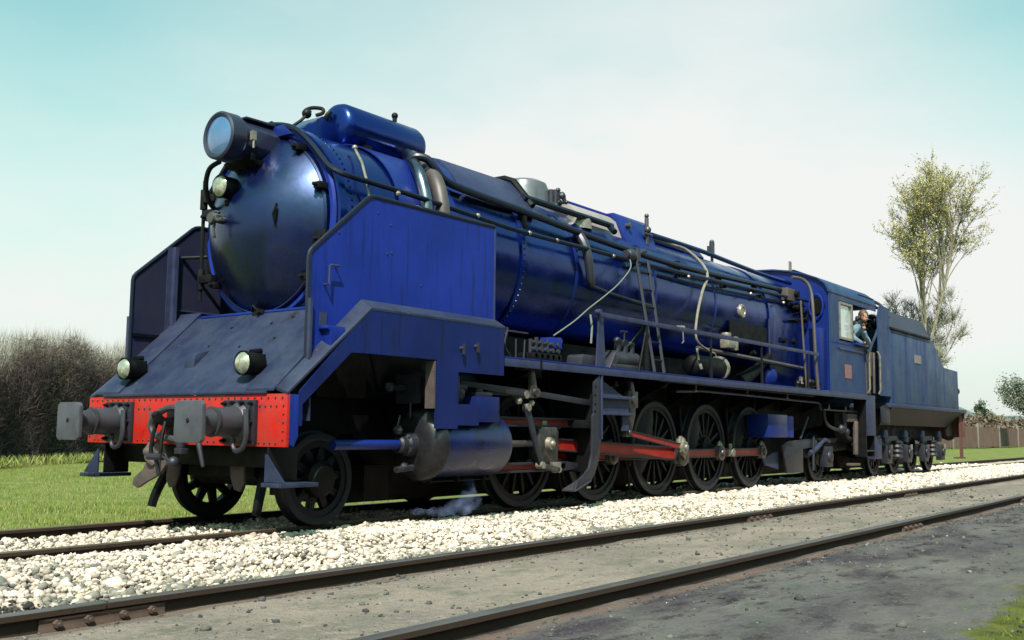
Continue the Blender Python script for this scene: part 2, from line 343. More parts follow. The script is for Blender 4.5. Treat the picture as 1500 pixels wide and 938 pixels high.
nx, ny = len(xs), len(ys); ii, jj = np.meshgrid(np.arange(nx-1), np.arange(ny-1), indexing='ij'); a = (ii*ny+jj).ravel()
gm = tri_mesh('ground', np.stack([GX.ravel(), GY.ravel(), GZ.ravel()], 1), np.stack([a, a+ny, a+ny+1, a+1], 1))
for p in gm.polygons: p.use_smooth = True
def ground_mat():
    m = bpy.data.materials.new('ground'); m.use_nodes = True; t = m.node_tree; N = t.nodes; L = t.links
    b = N['Principled BSDF']; b.inputs['Roughness'].default_value = .95; b.inputs['Specular IOR Level'].default_value = .15
    g = N.new('ShaderNodeNewGeometry'); sp = N.new('ShaderNodeSeparateXYZ'); L.new(g.outputs['Position'], sp.inputs[0])
    def noise(sc, vs=(1, 1, 1), det=6, ro=.62):
        mp = N.new('ShaderNodeMapping'); mp.inputs['Scale'].default_value = vs; L.new(g.outputs['Position'], mp.inputs[0])
        n = N.new('ShaderNodeTexNoise'); n.inputs['Scale'].default_value = sc; n.inputs['Detail'].default_value = det; n.inputs['Roughness'].default_value = ro
        L.new(mp.outputs[0], n.inputs['Vector']); return n.outputs['Fac']
    def rg(o, lo, hi, a=0, z=1):
        r = N.new('ShaderNodeMapRange'); r.inputs[1].default_value = lo; r.inputs[2].default_value = hi; r.inputs[3].default_value = a; r.inputs[4].default_value = z; L.new(o, r.inputs[0]); return r.outputs[0]
    def mth(op, a, b):
        n = N.new('ShaderNodeMath'); n.operation = op
        for i, q in enumerate((a, b)):
            if isinstance(q, (int, float)): n.inputs[i].default_value = q
            else: L.new(q, n.inputs[i])
        return n.outputs[0]
    def mx(f, c1, c2):
        n = N.new('ShaderNodeMix'); n.data_type = 'RGBA'; L.new(f, n.inputs[0])
        for i, q in ((6, c1), (7, c2)):
            if isinstance(q, tuple): n.inputs[i].default_value = (q[0]*ALB, q[1]*ALB, q[2]*ALB, 1)
            else: L.new(q, n.inputs[i])
        return n.outputs[2]
    X, Y = sp.outputs['X'], sp.outputs['Y']
    jit = mth('MULTIPLY', mth('SUBTRACT', noise(2.2), .5), 1.0); Yj = mth('ADD', Y, jit)
    # trodden dirt between the rails of the near track: pale, greenish tan
    tan = mx(rg(noise(1.1, (.5, 1, 1)), .40, .60), (.185, .160, .142), (.275, .225, .194))
    tan = mx(rg(noise(3.5, (.5, 1, 1)), .50, .66), tan, (.135, .133, .104))
    tan = mx(rg(noise(9), .54, .70), tan, (.285, .235, .19))
    tan = mx(rg(noise(30), .54, .72), tan, (.30, .26, .21))
    tan = mx(rg(noise(55), .55, .70), tan, (.095, .092, .076))
    edge_ = rg(mth('ABSOLUTE', mth('SUBTRACT', Yj, (Y2A+Y2B)/2), 0.0), .55, .85)
    tan = mx(mth('MULTIPLY', edge_, .6), tan, (.105, .098, .082))
    # cindery ground on the camera side: grey with darker, purplish stains
    band = rg(mth('ADD', Y, mth('MULTIPLY', jit, .9)), Y2B-1.9, Y2B-.7, .28, 1)
    cin = mx(rg(noise(.55, (.6, 1, 1)), .40, .60), (.098, .091, .099), (.150, .139, .130))
    cin = mx(rg(noise(3, (.6, 1, 1)), .5, .68), cin, (.088, .098, .084))
    cin = mx(mth('MULTIPLY', rg(noise(1.9, (.4, 1, 1)), .44, .60), band), cin, (.050, .039, .052))
    cin = mx(mth('MULTIPLY', rg(noise(5.5, (.45, 1, 1)), .53, .64), band), cin, (.024, .019, .026))
    cin = mx(rg(noise(12), .56, .72), cin, (.128, .12, .106))
    cin = mx(rg(noise(45), .54, .72), cin, (.145, .135, .118))
    cin = mx(rg(noise(70), .57, .70), cin, (.04, .037, .038))
    dirt = mx(rg(Yj, Y2B-.05, Y2B+.12), cin, tan)
    for yr in (Y2A, Y2B):                                              # rust dust along the outer foot of each rail
        dd_ = mth('SUBTRACT', yr, mth('ADD', Y, mth('MULTIPLY', jit, .12)))
        fr = mth('MULTIPLY', mth('MULTIPLY', rg(dd_, .02, .07), rg(dd_, .26, .16)), rg(noise(4, (.3, 1, 1)), .35, .55, .35, .95))
        dirt = mx(fr, dirt, (.165, .112, .092))
    bed = mx(rg(noise(7), .4, .65), (0.198, 0.185, 0.155), (0.132, 0.129, 0.109))
    c = mx(rg(Y, -4.05, -3.95), dirt, bed)
    # lawn beyond the tracks
    gr = mx(rg(noise(.9), .38, .62), (0.105, 0.142, 0.028), (0.165, 0.190, 0.054))
    gr = mx(rg(noise(3), .52, .7), gr, (0.178, 0.191, 0.066))
    gr = mx(rg(noise(1.7, (1, 1, 1)), .58, .70), gr, (0.198, 0.185, 0.109))
    c = mx(rg(Yj, 1.35, 1.75), c, gr)
    # grass verge at the camera's right
    vg = mx(rg(noise(5), .4, .65), (.060, .072, .016), (.125, .135, .026))
    f = mth('MULTIPLY', rg(mth('ADD', mth('SUBTRACT', Y, mth('MULTIPLY', X, .05)), mth('MULTIPLY', jit, .8)), -7.70, -7.80), rg(X, -1.7, -1.2))
    c = mx(f, c, vg)
    L.new(c, b.inputs['Base Color'])
    bp = N.new('ShaderNodeBump'); bp.inputs['Distance'].default_value = .04; bp.inputs['Strength'].default_value = .8
    L.new(mth('ADD', noise(14), mth('MULTIPLY', noise(60), .5)), bp.inputs['Height']); L.new(bp.outputs[0], b.inputs['Normal'])
    return m
gm.materials.append(ground_mat()); ground = obj('ground', gm, None); tag(ground, kind='structure', label='cinder ground, ballast bed and lawn under the tracks')

def rail_prof(h=.15, hw=.039, fw_=.068):
    return [(-fw_, 0), (fw_, 0), (fw_, .012), (.012, .032), (.011, h-.045), (hw, h-.034), (hw, h-.006), (hw-.008, h), (-hw+.008, h), (-hw, h-.006), (-hw, h-.034), (-.011, h-.045), (-.012, .032), (-fw_, .012)]
def make_track(label, y0, y1, ztop, joints, xr, headmat, ball):
    t = thing('railway_track', label, 'railway track', (0, (y0+y1)/2, ztop-.15)); oy, oz = (y0+y1)/2, ztop-.15
    for y in (y0, y1):
        xsj = [xr[0]]+joints+[xr[1]]
        for i in range(len(xsj)-1):
            b = B(); pr = rail_prof(); b.prism([(p[0], p[1]) for p in pr], 'x', xsj[i]+.006, xsj[i+1]-.006)
            o = obj('rail', b.mesh('rail', 0, 30), None, t, (0, y-oy, 0))
            o.data.materials.append(MATS['rail_side']); o.data.materials.append(MATS[headmat])
            for p in o.data.polygons:
                if p.center.z > .141 and abs(p.normal.x) < .5 and p.normal.z > .2: p.material_index = 1
        for x in joints:
            for s in (-1, 1):
                f = B(); f.prism([(s*.014, .034), (s*.034, .030), (s*.034, .045), (s*.024, .06), (s*.024, .092), (s*.030, .104), (s*.014, .108)], 'x', x-.36, x+.36)
                fo = part('fishplate', f, 'fishplate', t, .002, (0, y-oy, 0))
                for k in (-.27, -.1, .1, .27):
                    nb = B().cyl((x+k, s*.022, .074), (x+k, s*.052, .074), .024, .022, 6); nb.cyl((x+k, s*.05, .074), (x+k, s*.066, .074), .012, .011, 6)
                    part('bolt', nb, 'fishplate', fo)
    # sleepers
    L_ = 2.5; sb = B().box(-.12, .12, -L_/2, L_/2, -.13, 0); sme = sb.mesh('sleeper', .012)
    sme.materials.append(MATS['sleeper_wood']); chm = B().box(-.09, .09, -.12, .12, 0, .014).mesh('tie_plate', .003); chm.materials.append(MATS['fishplate'])
    n = int((min(xr[1], 46)-xr[0])/.62)
    for i in range(n):
        x = xr[0]+.3+i*.62+random.uniform(-.03, .03)
        s_ = obj('sleeper', sme, None, t, (x, random.uniform(-.04, .04), -.004-ball), (0, 0, random.uniform(-.012, .012)))
        for y in (y0, y1):
            if ball < .02: obj('tie_plate', chm, None, s_, (0, y-oy-s_.location.y, -.008))
    return t
make_track('railway track under the blue locomotive, its sleepers half buried in white ballast', -.87, .87, 0, [-3.4, 2.35, 14.2, 26.2], (-12, 200), 'rail_head_rusty', .0)
make_track('empty nearer railway track sunk in trodden grey dirt', Y2A, Y2B, Z2, [-3.28, 5.2, 11.4, 23.5], (-14, 200), 'rail_head', .05)

# ballast: thousands of pale stones
def ico():
    t = (1+5**.5)/2; v = np.array([(-1, t, 0), (1, t, 0), (-1, -t, 0), (1, -t, 0), (0, -1, t), (0, 1, t), (0, -1, -t), (0, 1, -t), (t, 0, -1), (t, 0, 1), (-t, 0, -1), (-t, 0, 1)], float)/np.sqrt(1+t*t)
    f = np.array([(0, 11, 5), (0, 5, 1), (0, 1, 7), (0, 7, 10), (0, 10, 11), (1, 5, 9), (5, 11, 4), (11, 10, 2), (10, 7, 6), (7, 1, 8), (3, 9, 4), (3, 4, 2), (3, 2, 6), (3, 6, 8), (3, 8, 9), (4, 9, 5), (2, 4, 11), (6, 2, 10), (8, 6, 7), (9, 8, 1)])
    return v, f
ICO_V, ICO_F = ico()
def stones(name, P, size, rnd, flat=.75):
    n = len(P); V = ICO_V[None]*(1+rng.uniform(-.32, .32, (n, 12, 1)))
    V = V*rng.uniform(.65, 1.25, (n, 1, 3))
    q = rng.normal(size=(n, 4)); q /= np.linalg.norm(q, axis=1, keepdims=True); w, x, y, z = q.T
    Rm = np.stack([1-2*(y*y+z*z), 2*(x*y-z*w), 2*(x*z+y*w), 2*(x*y+z*w), 1-2*(x*x+z*z), 2*(y*z-x*w), 2*(x*z-y*w), 2*(y*z+x*w), 1-2*(x*x+y*y)], 1).reshape(n, 3, 3)
    V = np.einsum('nij,nkj->nki', Rm, V)*size[:, None, None]; V[:, :, 2] *= flat; V += P[:, None, :]
    F = (ICO_F[None]+12*np.arange(n)[:, None, None]).reshape(-1, 3)
    return tri_mesh(name, V.reshape(-1, 3), F, np.repeat(rnd, 12))
def ballast_h(x, y):
    h = -.075+.055*np.exp(-((y+2.1)/.75)**2)+.02*wob(x, y, 1.1)
    h = np.where(y > -.8, -.105+.015*wob(x, y, 1.3), h)
    h = np.where(y < -2.9, h+.055*sm(-2.9, -3.7, y), h)
    return h
def ballast_pts(n, x0, x1, y0, y1):
    return np.stack([rng.uniform(x0, x1, n), rng.uniform(y0, y1, n)], 1)
pp = np.concatenate([ballast_pts(44000, -6.5, 9, -3.98, -.93), ballast_pts(19000, 9, 36, -3.98, -.93), ballast_pts(16000, -6, 4, -.8, .8), ballast_pts(3200, 4, 36, -.8, .8), ballast_pts(2200, -6, 36, .93, 1.5)])
sz = rng.gamma(5, 1, len(pp))/5*.0155+.006; sz *= np.where(pp[:, 0] > 9, 1.7, 1)*np.where(rng.uniform(0, 1, len(pp)) < .06, 1.4, 1)*(1+.15*wob(pp[:, 0], pp[:, 1], 1.3))
# thin out into bare soil in the near left corner and along the near track
edge = wob(pp[:, 0]*1., pp[:, 1]*1., 2.3)
keep = rng.uniform(0, 1, len(pp)) > np.clip((-3.2-pp[:, 1])/.55+.5*edge, 0, .93)*1.0
keep &= ~((pp[:, 0] < -3.05+.3*edge) & (pp[:, 1] < -3.3) & (rng.uniform(0, 1, len(pp)) < .93))
keep &= ~((np.abs(pp[:, 0]-.9) < .55) & (pp[:, 1] > .55) & (rng.uniform(0, 1, len(pp)) < .8))
pp, sz = pp[keep], sz[keep]
hz = ballast_h(pp[:, 0], pp[:, 1])+rng.uniform(-.02, .03, len(pp))
rn = np.clip(.58+.30*np.clip(wob(pp[:, 0], pp[:, 1], 2.4), -1.2, .5)+.22*rng.normal(size=len(pp))-.12*sm(1.5, -3.5, pp[:, 0])-.38*sm(-2.9, -3.7, pp[:, 1]), 0, 1); rn = np.where(rng.uniform(0, 1, len(pp)) < .06, .08, rn)
bal = obj('ballast', stones('ballast', np.column_stack([pp, hz]), sz, rn), 'stone'); tag(bal, 'pale limestone ballast heaped round the locomotive track', 'ballast', kind='stuff')
# bed of the ballast (fills between the stones)
bx_ = np.linspace(-14, 60, 260); by_ = np.concatenate([np.linspace(-3.75, -.93, 22), np.linspace(-.8, .8, 12), np.linspace(.93, 1.6, 6)])
BX, BY = np.meshgrid(bx_, by_, indexing='ij'); BZ = ballast_h(BX, BY)-.028; BZ = np.where(BY > 1.45, -.25, np.where(BY < -3.7, -.12, BZ))
ii, jj = np.meshgrid(np.arange(len(bx_)-1), np.arange(len(by_)-1), indexing='ij'); a = (ii*len(by_)+jj).ravel(); k = len(by_)
bed = tri_mesh('ballast_bed', np.stack([BX.ravel(), BY.ravel(), BZ.ravel()], 1), np.stack([a, a+k, a+k+1, a+1], 1))
M('bed', (.38, .32, .265), .95, var=[(9, (.48, .40, .335), .42, .62), (30, (.19, .17, .14), .54, .70), (2, (.20, .185, .145), .55, .75)], bump=(40, .03, .9))
for p in bed.polygons: p.use_smooth = True
tag(obj('ballast_bed', bed, 'bed'), 'dusty bed of fine chippings under the ballast stones', kind='structure')
# loose pebbles on the dirt and soil clods in the corner
n = 17000; P = np.column_stack([rng.uniform(-4.5, 14, n), rng.uniform(-8.6, -4.1, n)]); P = P[(np.abs(P[:, 1]-Y2B) > .09)]
# pebbles gather near the rails and in loose drifts
w_ = np.exp(-np.abs(P[:, 1]-Y2A)/.35)+np.exp(-np.abs(P[:, 1]-Y2B+.25)/.4)+.30+.4*wob(P[:, 0], P[:, 1], 1.5); P = P[rng.uniform(0, 1.2, len(P)) < w_]
s_ = rng.gamma(1.3, 1, len(P))*.0036+.003
pb = obj('pebbles', stones('pebbles', np.column_stack([P, ground_z(P[:, 0], P[:, 1])+s_*.2]), s_, np.clip(rng.beta(1.1, 2.6, len(P)), 0, 1)), 'pebble'); tag(pb, 'loose pebbles and ballast crumbs strewn over the dirt', 'pebbles', kind='stuff')
n = 4000; P = np.column_stack([rng.uniform(-5.5, -2.3, n), rng.uniform(-3.98, -3.0, n)]); P = P[rng.uniform(0, 1, len(P)) < np.clip(1-(P[:, 0]+3.5)*2-(P[:, 1]+3.6)*2, 0, 1)]
P2 = np.column_stack([rng.normal(.95, .35, 260), rng.normal(.72, .16, 260)]); P2 = P2[np.abs(P2[:, 1]-.87) > .06]
Pc = np.concatenate([P, P2]); s_ = rng.gamma(3, 1, len(Pc))*.0028+.004; zc = np.concatenate([np.full(len(P), -.01), np.full(len(P2), -.075)])+rng.uniform(-.02, .03, len(Pc))
cl = obj('soil_clods', stones('soil_clods', np.column_stack([Pc, zc]), s_, rng.uniform(0, 1, len(Pc))), 'clod'); tag(cl, 'dark crumbly soil among the ballast beside the rails', 'soil', kind='stuff')

# grass
def blades(name, P, h, w, rnd, lean=.5):
    n = len(P); a = rng.uniform(0, 6.283, n); ln = rng.uniform(0, lean, n)*h; da = rng.uniform(0, 6.283, n)
    tx, ty = np.cos(a)*w, np.sin(a)*w; ox, oy = np.cos(da)*ln, np.sin(da)*ln
    v = np.stack([np.column_stack([P[:, 0]-tx, P[:, 1]-ty, P[:, 2]]), np.column_stack([P[:, 0]+tx, P[:, 1]+ty, P[:, 2]]),
                  np.column_stack([P[:, 0]+ox*.35+tx*.7, P[:, 1]+oy*.35+ty*.7, P[:, 2]+h*.6]), np.column_stack([P[:, 0]+ox, P[:, 1]+oy, P[:, 2]+h])], 1)
    F = (np.array([(0, 1, 2), (0, 2, 3)])[None]+4*np.arange(n)[:, None, None]).reshape(-1, 3)
    return tri_mesh(name, v.reshape(-1, 3), F, np.repeat(rnd, 4))
n = 90000; gy = 1.55+22*rng.uniform(0, 1, n)**1.4; gx = -4+rng.uniform(0, 1, n)*(8+gy*.9); 
gn = wob(gx, gy, .9); kp = (gn+rng.normal(0, .35, n)) > -.55; gx, gy, gn = gx[kp], gy[kp], gn[kp]
gh = rng.uniform(.025, .075, len(gx))*(1+.5*np.clip(gn, -1, 1))
gz = ground_z(gx, gy)-.005
go = obj('lawn_grass', blades('lawn_grass', np.column_stack([gx, gy, gz]), gh, rng.uniform(.003, .007, len(gx)), np.clip(.45-.18*gn+.2*rng.normal(size=len(gx)), 0, 1)), 'grass_blade'); tag(go, 'short bright green grass on the lawn beyond the tracks', 'grass', kind='stuff')
n = 9000; gx = rng.uniform(-1.6, 2.6, n); gy = rng.uniform(-8.9, -7.55, n); lim = -7.72+.05*gx+.12*wob(gx, gy, 3.1)+.10*rng.normal(size=n)
kp = (gy < lim) & (gx > -1.35+.3*wob(gx, gy, 4)); gx, gy = gx[kp], gy[kp]; dd = np.clip((lim[kp]-gy)/.35, .25, 1)
vg = obj('verge_grass', blades('verge_grass', np.column_stack([gx, gy, ground_z(gx, gy)-.005]), rng.uniform(.02, .055, len(gx))*dd, rng.uniform(.0012, .003, len(gx)), rng.beta(2, 2, len(gx)), .9), 'patch_blade'); tag(vg, 'yellow green moss and grass at the edge of the cinder ground', 'grass', kind='stuff')
# a few weeds in the ballast
n = 900; c = np.column_stack([rng.uniform(-3, 24, 45), rng.choice([-3.75, -3.6, -2.9, .75], 45)+rng.normal(0, .12, 45)]); k = rng.integers(0, 45, n)
wp = c[k]+rng.normal(0, .07, (n, 2)); wd = obj('trackside_weeds', blades('trackside_weeds', np.column_stack([wp, np.full(n, -.07)]), rng.uniform(.03, .09, n), rng.uniform(.002, .005, n), rng.uniform(0, .6, n), .8), 'grass_blade'); tag(wd, 'small tufts of weeds growing through the ballast', 'weeds', kind='stuff')

# ------------------------------------------------------------------ scrub hedge at the left
def twigs(name, P, D, L_, w, rnd):
    """thin crossed slivers from P along D"""
    n = len(P); D = D/np.linalg.norm(D, axis=1, keepdims=True); a = np.cross(D, rng.normal(size=(n, 3))); a /= np.linalg.norm(a, axis=1, keepdims=True)
    b = np.cross(D, a); w = w[:, None]; T = P+D*L_[:, None]
    v = np.stack([P+a*w, P-a*w*.5+b*w*.87, P-a*w*.5-b*w*.87, T], 1)
    F = (np.array([(0, 1, 3), (1, 2, 3), (2, 0, 3)])[None]+4*np.arange(n)[:, None, None]).reshape(-1, 3)
    return tri_mesh(name, v.reshape(-1, 3), F, np.repeat(rnd, 4))
def quads(name, P, size, rnd):
    n = len(P); d = rng.normal(size=(n, 3)); d /= np.linalg.norm(d, axis=1, keepdims=True); a = np.cross(d, rng.normal(size=(n, 3))); a /= np.linalg.norm(a, axis=1, keepdims=True); b = np.cross(d, a)
    s = size[:, None]
    v = np.stack([P-a*s*.5, P+b*s*.3, P+a*s*.5, P-b*s*.3], 1)
    F = (np.array([(0, 1, 2), (0, 2, 3)])[None]+4*np.arange(n)[:, None, None]).reshape(-1, 3)
    return tri_mesh(name, v.reshape(-1, 3), F, np.repeat(rnd, 4))
HA, HB = np.array([2.6, 17.0]), np.array([24.5, 33.0]); HD = (HB-HA)/np.linalg.norm(HB-HA); HN = np.array([-HD[1], HD[0]]); HLEN = np.linalg.norm(HB-HA)
hedge = thing('scrub_hedge', 'tall tangled hedge of dry brown scrub behind the lawn at the left', 'hedge', (float(HA[0]), float(HA[1]), -.2))
ho = np.array([HA[0], HA[1], -.2])
def top_h(u): return 3.35+.35*np.sin(u*.55+.6)+.2*np.sin(u*1.7+2)+.055*u+.09*np.sin(u*4.1)
def hp(u, v, z):
    q = HA[None]+HD[None]*u[:, None]+HN[None]*v[:, None]; return np.column_stack([q, z-.2])-ho
uu = np.linspace(-1, HLEN, 70); vv = np.linspace(.0, 3.2, 9)
core_v = []; 
for u in uu:
    t = top_h(u)
    for v in vv:
        s_ = 1-((v-1.6)/1.7)**2; core_v.append((u, v+.25*math.sin(u*2.3+v)+.2*math.sin(u*5.1), 0. if v in (vv[0], vv[-1]) else max(.0, (t-.75)*max(0, s_)**.35+.18*math.sin(u*3.7+v*2.1))))
core_v = np.array(core_v); core_v = hp(core_v[:, 0], core_v[:, 1]+.25, core_v[:, 2]); ii, jj = np.meshgrid(np.arange(69), np.arange(8), indexing='ij'); a = (ii*9+jj).ravel()
obj('thicket_core', tri_mesh('thicket_core', core_v, np.stack([a, a+9, a+10, a+1], 1)), 'scrub_core', hedge)  # near-black inner sheet, added to block light coming through the twigs
n = 46000; u = rng.uniform(-1, HLEN, n); zf = rng.uniform(0, 1, n)**.8; v = rng.uniform(-.1, 1, n)*(.45+.4*zf)+.35*np.sin(u*2.3)*.3+.28*zf
z = zf*(top_h(u)-.25); P = hp(u, v, z); D = np.column_stack([rng.normal(0, .8, n), rng.normal(-.2, .8, n), rng.normal(.55, .5, n)])
clump = np.sin(u*2.9+1)*np.sin(z*3.1+u)*.5+np.sin(u*7.3+z*4)*.3
tw = obj('twigs', twigs('twigs', P, D, rng.uniform(.15, .55, n), rng.uniform(.004, .010, n), np.clip(.40+.28*clump+.2*rng.normal(size=n), 0, 1)), 'twig', hedge); tw['kind'] = 'stuff'
n = 15000; u = rng.uniform(-1, HLEN, n); P = hp(u, rng.uniform(.4, 2.6, n), top_h(u)-rng.uniform(.15, 1.0, n)); D = np.column_stack([rng.normal(0, .22, n), rng.normal(0, .22, n), np.ones(n)])
tp = obj('upright_shoots', twigs('upright_shoots', P, D, rng.uniform(.35, .95, n)*(.75+.35*np.sin(u*.8+1)), rng.uniform(.004, .009, n), rng.uniform(0, 1, n)), 'twig_pale', hedge); tp['kind'] = 'stuff'
n = 26000; u = rng.uniform(-1, HLEN, n); zf = rng.uniform(0, 1, n); gm_ = np.sin(u*1.1+.5)+np.sin(u*2.7+zf*5)*.7; kp = gm_+rng.normal(0, .6, n) > .5; u, zf = u[kp], zf[kp]
P = hp(u, rng.uniform(-.15, .8, len(u))*(.5+.4*zf)+.2*zf, zf*(top_h(u)-.5)); lf = obj('leaves', quads('leaves', P, rng.uniform(.04, .10, len(u)), rng.uniform(0, 1, len(u))), 'scrub_leaf', hedge); lf['kind'] = 'stuff'
n = 5000; u = rng.uniform(-1, HLEN, n); P = hp(u, rng.uniform(-.75, .2, n), np.zeros(n)+.0); gg = obj('long_grass', blades('long_grass', P, rng.uniform(.1, .38, n), rng.uniform(.004, .01, n), rng.uniform(.1, .9, n), .7), 'grass_blade', hedge); gg['kind'] = 'stuff'

# ------------------------------------------------------------------ budding tree behind the tender
def grow_tree(name, label, cat, base, trunks, spread, leafmat, nleaf, leafsize, twigw, barkmat='bark', seed=3, levels=4, group=None, first=.3, ratio=(.48, .72)):
    rd = random.Random(seed); root = thing(name, label, cat, base, group); tb = B(); tips = []; fine = []
    def grow(p, d, L_, r, lev):
        pts = [p]; q = Vector(p); dd = Vector(d)
        nseg = 4 if lev < 2 else 3
        for i in range(nseg):
            dd = (dd+Vector((rd.gauss(0, .10), rd.gauss(0, .10), rd.gauss(.05, .06)))).normalized(); q = q+dd*L_/nseg; pts.append(q.copy())
        rr = [r*(1-.55*i/nseg) for i in range(nseg+1)]
        if lev < 3: tb.tube(pts, rr, 7 if lev < 2 else 4)
        else: fine.append((pts, rr))
        if lev >= levels: tips.append((pts[-1], dd)); tips.append((pts[1], dd)); return
        nb = rd.randint(3, 5) if lev else rd.randint(5, 7)
        for k in range(nb):
            f = (rd.uniform(.3, 1.0) if lev else rd.uniform(first, 1.0)) if k else 1.0; idx = min(nseg-1, int(f*nseg)); pp_ = pts[idx].lerp(pts[idx+1], f*nseg-idx if f < 1 else 1.0)
            az = rd.uniform(0, 6.283); el = rd.uniform(.25, spread); side = dd.orthogonal().normalized(); side.rotate(Matrix.Rotation(az, 3, dd))
            nd = (dd*math.cos(el)+side*math.sin(el)); nd.z = nd.z*.8+.22; nd.normalize()
            grow(pp_, nd, L_*rd.uniform(*ratio), r*rd.uniform(.35, .5) if k else r*.5, lev+1)
    for (off, d, L_, r) in trunks: grow(Vector(off), Vector(d).normalized(), L_, r, 0)
    tr = part('trunk', tb, barkmat, root)
    P0 = []; D0 = []; LL = []; WW = []
    for pts, rr in fine:
        for i in range(len(pts)-1):
            P0.append(pts[i]); dv = pts[i+1]-pts[i]; D0.append(dv); LL.append(dv.length*1.1); WW.append(max(rr[i], twigw))
    for tp_, dd in tips:
        for k in range(3): P0.append(tp_); D0.append(dd+Vector((rd.gauss(0, .4), rd.gauss(0, .4), rd.gauss(.2, .3)))); LL.append(rd.uniform(.3, .8)); WW.append(twigw)
    to = obj('twigs', twigs('twigs', np.array(P0), np.array(D0), np.array(LL), np.array(WW), rng.uniform(.2, .8, len(P0))), 'twig_pale', root); to['kind'] = 'stuff'
    T = np.array([t for t, _ in tips]); idx = rng.integers(0, len(T), nleaf); LP = T[idx]+rng.normal(0, .28, (nleaf, 3))
    co = obj('crown', quads('crown', LP, rng.uniform(.5, 1.1, nleaf)*leafsize, rng.uniform(0, 1, nleaf)), leafmat, root); co['kind'] = 'stuff'
    return root
TZ = -.2
def budding_tree(base, seed=4):
    rd = random.Random(seed); root = thing('budding_tree', 'tall slender tree with yellow green buds rising behind the tender', 'tree', base)
    tb = B(); C0 = Vector((0, -.75, 14.4)); RX, RZ = 3.45, 3.8; tw = []; leaf = []
    st = [Vector((0, 0, 0)), Vector((.03, .06, 3)), Vector((0, .0, 6)), Vector((-.02, .10, 8.2)), Vector((0, .28, 10.2)), Vector((.05, .38, 12.2)), Vector((0, .55, 14.6))]
    sb_ = [Vector((0, .02, 6.4)), Vector((0, -.38, 7.7)), Vector((.05, -.8, 9.2)), Vector((.05, -1.25, 11.0)), Vector((0, -1.6, 12.8)), Vector((-.05, -1.75, 15))]
    tb.tube(st, [.19, .16, .14, .11, .085, .06, .035], 8); tb.tube(sb_, [.11, .10, .085, .07, .05, .03], 7)
    def curve(a, b, lift, n=6):
        mid = a.lerp(b, .45); mid = Vector((mid.x*.85+a.x*.15, mid.y*.85+a.y*.15, mid.z-lift)) ; return [a.lerp(mid, t/n).lerp(mid.lerp(b, t/n), t/n) for t in range(n+1)]
    starts = [(st, k) for k in (3, 4, 4, 5, 5, 6)]+[(sb_, k) for k in (2, 3, 3, 4, 4, 5)]
    for i in range(64):
        ch, k = starts[i % 12]; a = ch[k-1].lerp(ch[k], rd.random())
        for _ in range(30):
            d = Vector((rd.gauss(0, 1), rd.gauss(0, 1), rd.gauss(.25, 1))).normalized(); f = rd.uniform(.62, 1.0); b = C0+Vector((d.x*RX*f, d.y*RX*f, d.z*RZ*f))
            if b.z > max(a.z+1.2, 11.4) and (b.y-C0.y)*(a.y-C0.y) > -.5: break
        pts = curve(a, b, -.2-.12*(b-a).length); tb.tube(pts, [.045, .012], 4)
        L_ = (b-a).length
        for q in range(15):
            t = rd.uniform(.45, 1); idx = min(5, int(t*6)); p = pts[idx].lerp(pts[idx+1], t*6-idx); dd = (pts[idx+1]-pts[idx]).normalized()
            d2 = (dd*.6+Vector((rd.gauss(0, .5), rd.gauss(0, .5), rd.gauss(.35, .3)))).normalized(); l2 = rd.uniform(.6, 1.5); e_ = p+d2*l2; tw.append((p, d2, l2, .014))
            for w_ in range(5):
                t3 = rd.uniform(.2, 1); p3_ = p+d2*l2*t3; d3 = (d2*.7+Vector((rd.gauss(0, .5), rd.gauss(0, .5), rd.gauss(.25, .3)))).normalized(); l3 = rd.uniform(.3, .7); tw.append((p3_, d3, l3, .009))
                for z_ in range(5): leaf.append(p3_+d3*l3*rd.uniform(.15, 1.05)+Vector((rd.gauss(0, .04), rd.gauss(0, .04), rd.gauss(0, .04))))
    part('trunk', tb, 'bark', root)
    o = obj('twigs', twigs('twigs', np.array([a for a, *_ in tw]), np.array([b for _, b, *_ in tw]), np.array([c for *_, c, _ in tw]), np.array([w for *_, w in tw]), rng.uniform(.1, .8, len(tw))), 'twig_pale', root); o['kind'] = 'stuff'
    LF = np.array(leaf); o = obj('crown', quads('crown', LF, rng.uniform(.06, .14, len(LF)), rng.uniform(0, 1, len(LF))), 'bud_leaf', root); o['kind'] = 'stuff'
budding_tree((60, 8.2, TZ))
# lower growth at its foot: a paler bush of leafing suckers
grow_tree('leafing_bush', 'soft grey green bush at the foot of the tall tree behind the tender', 'bush', (61.5, 10.7, TZ),
          [((0, 0, 0), (.02, .02, 1), 6.6, .12), ((.3, -.7, 0), (.03, -.06, 1), 6.2, .11), ((-.2, .6, 0), (0, .05, 1), 5.8, .10), ((.2, -1.5, 0), (.03, -.10, 1), 5.6, .1)], .62, 'dry_leaf', 6000, .13, .010, seed=23, first=.45, ratio=(.36, .5))

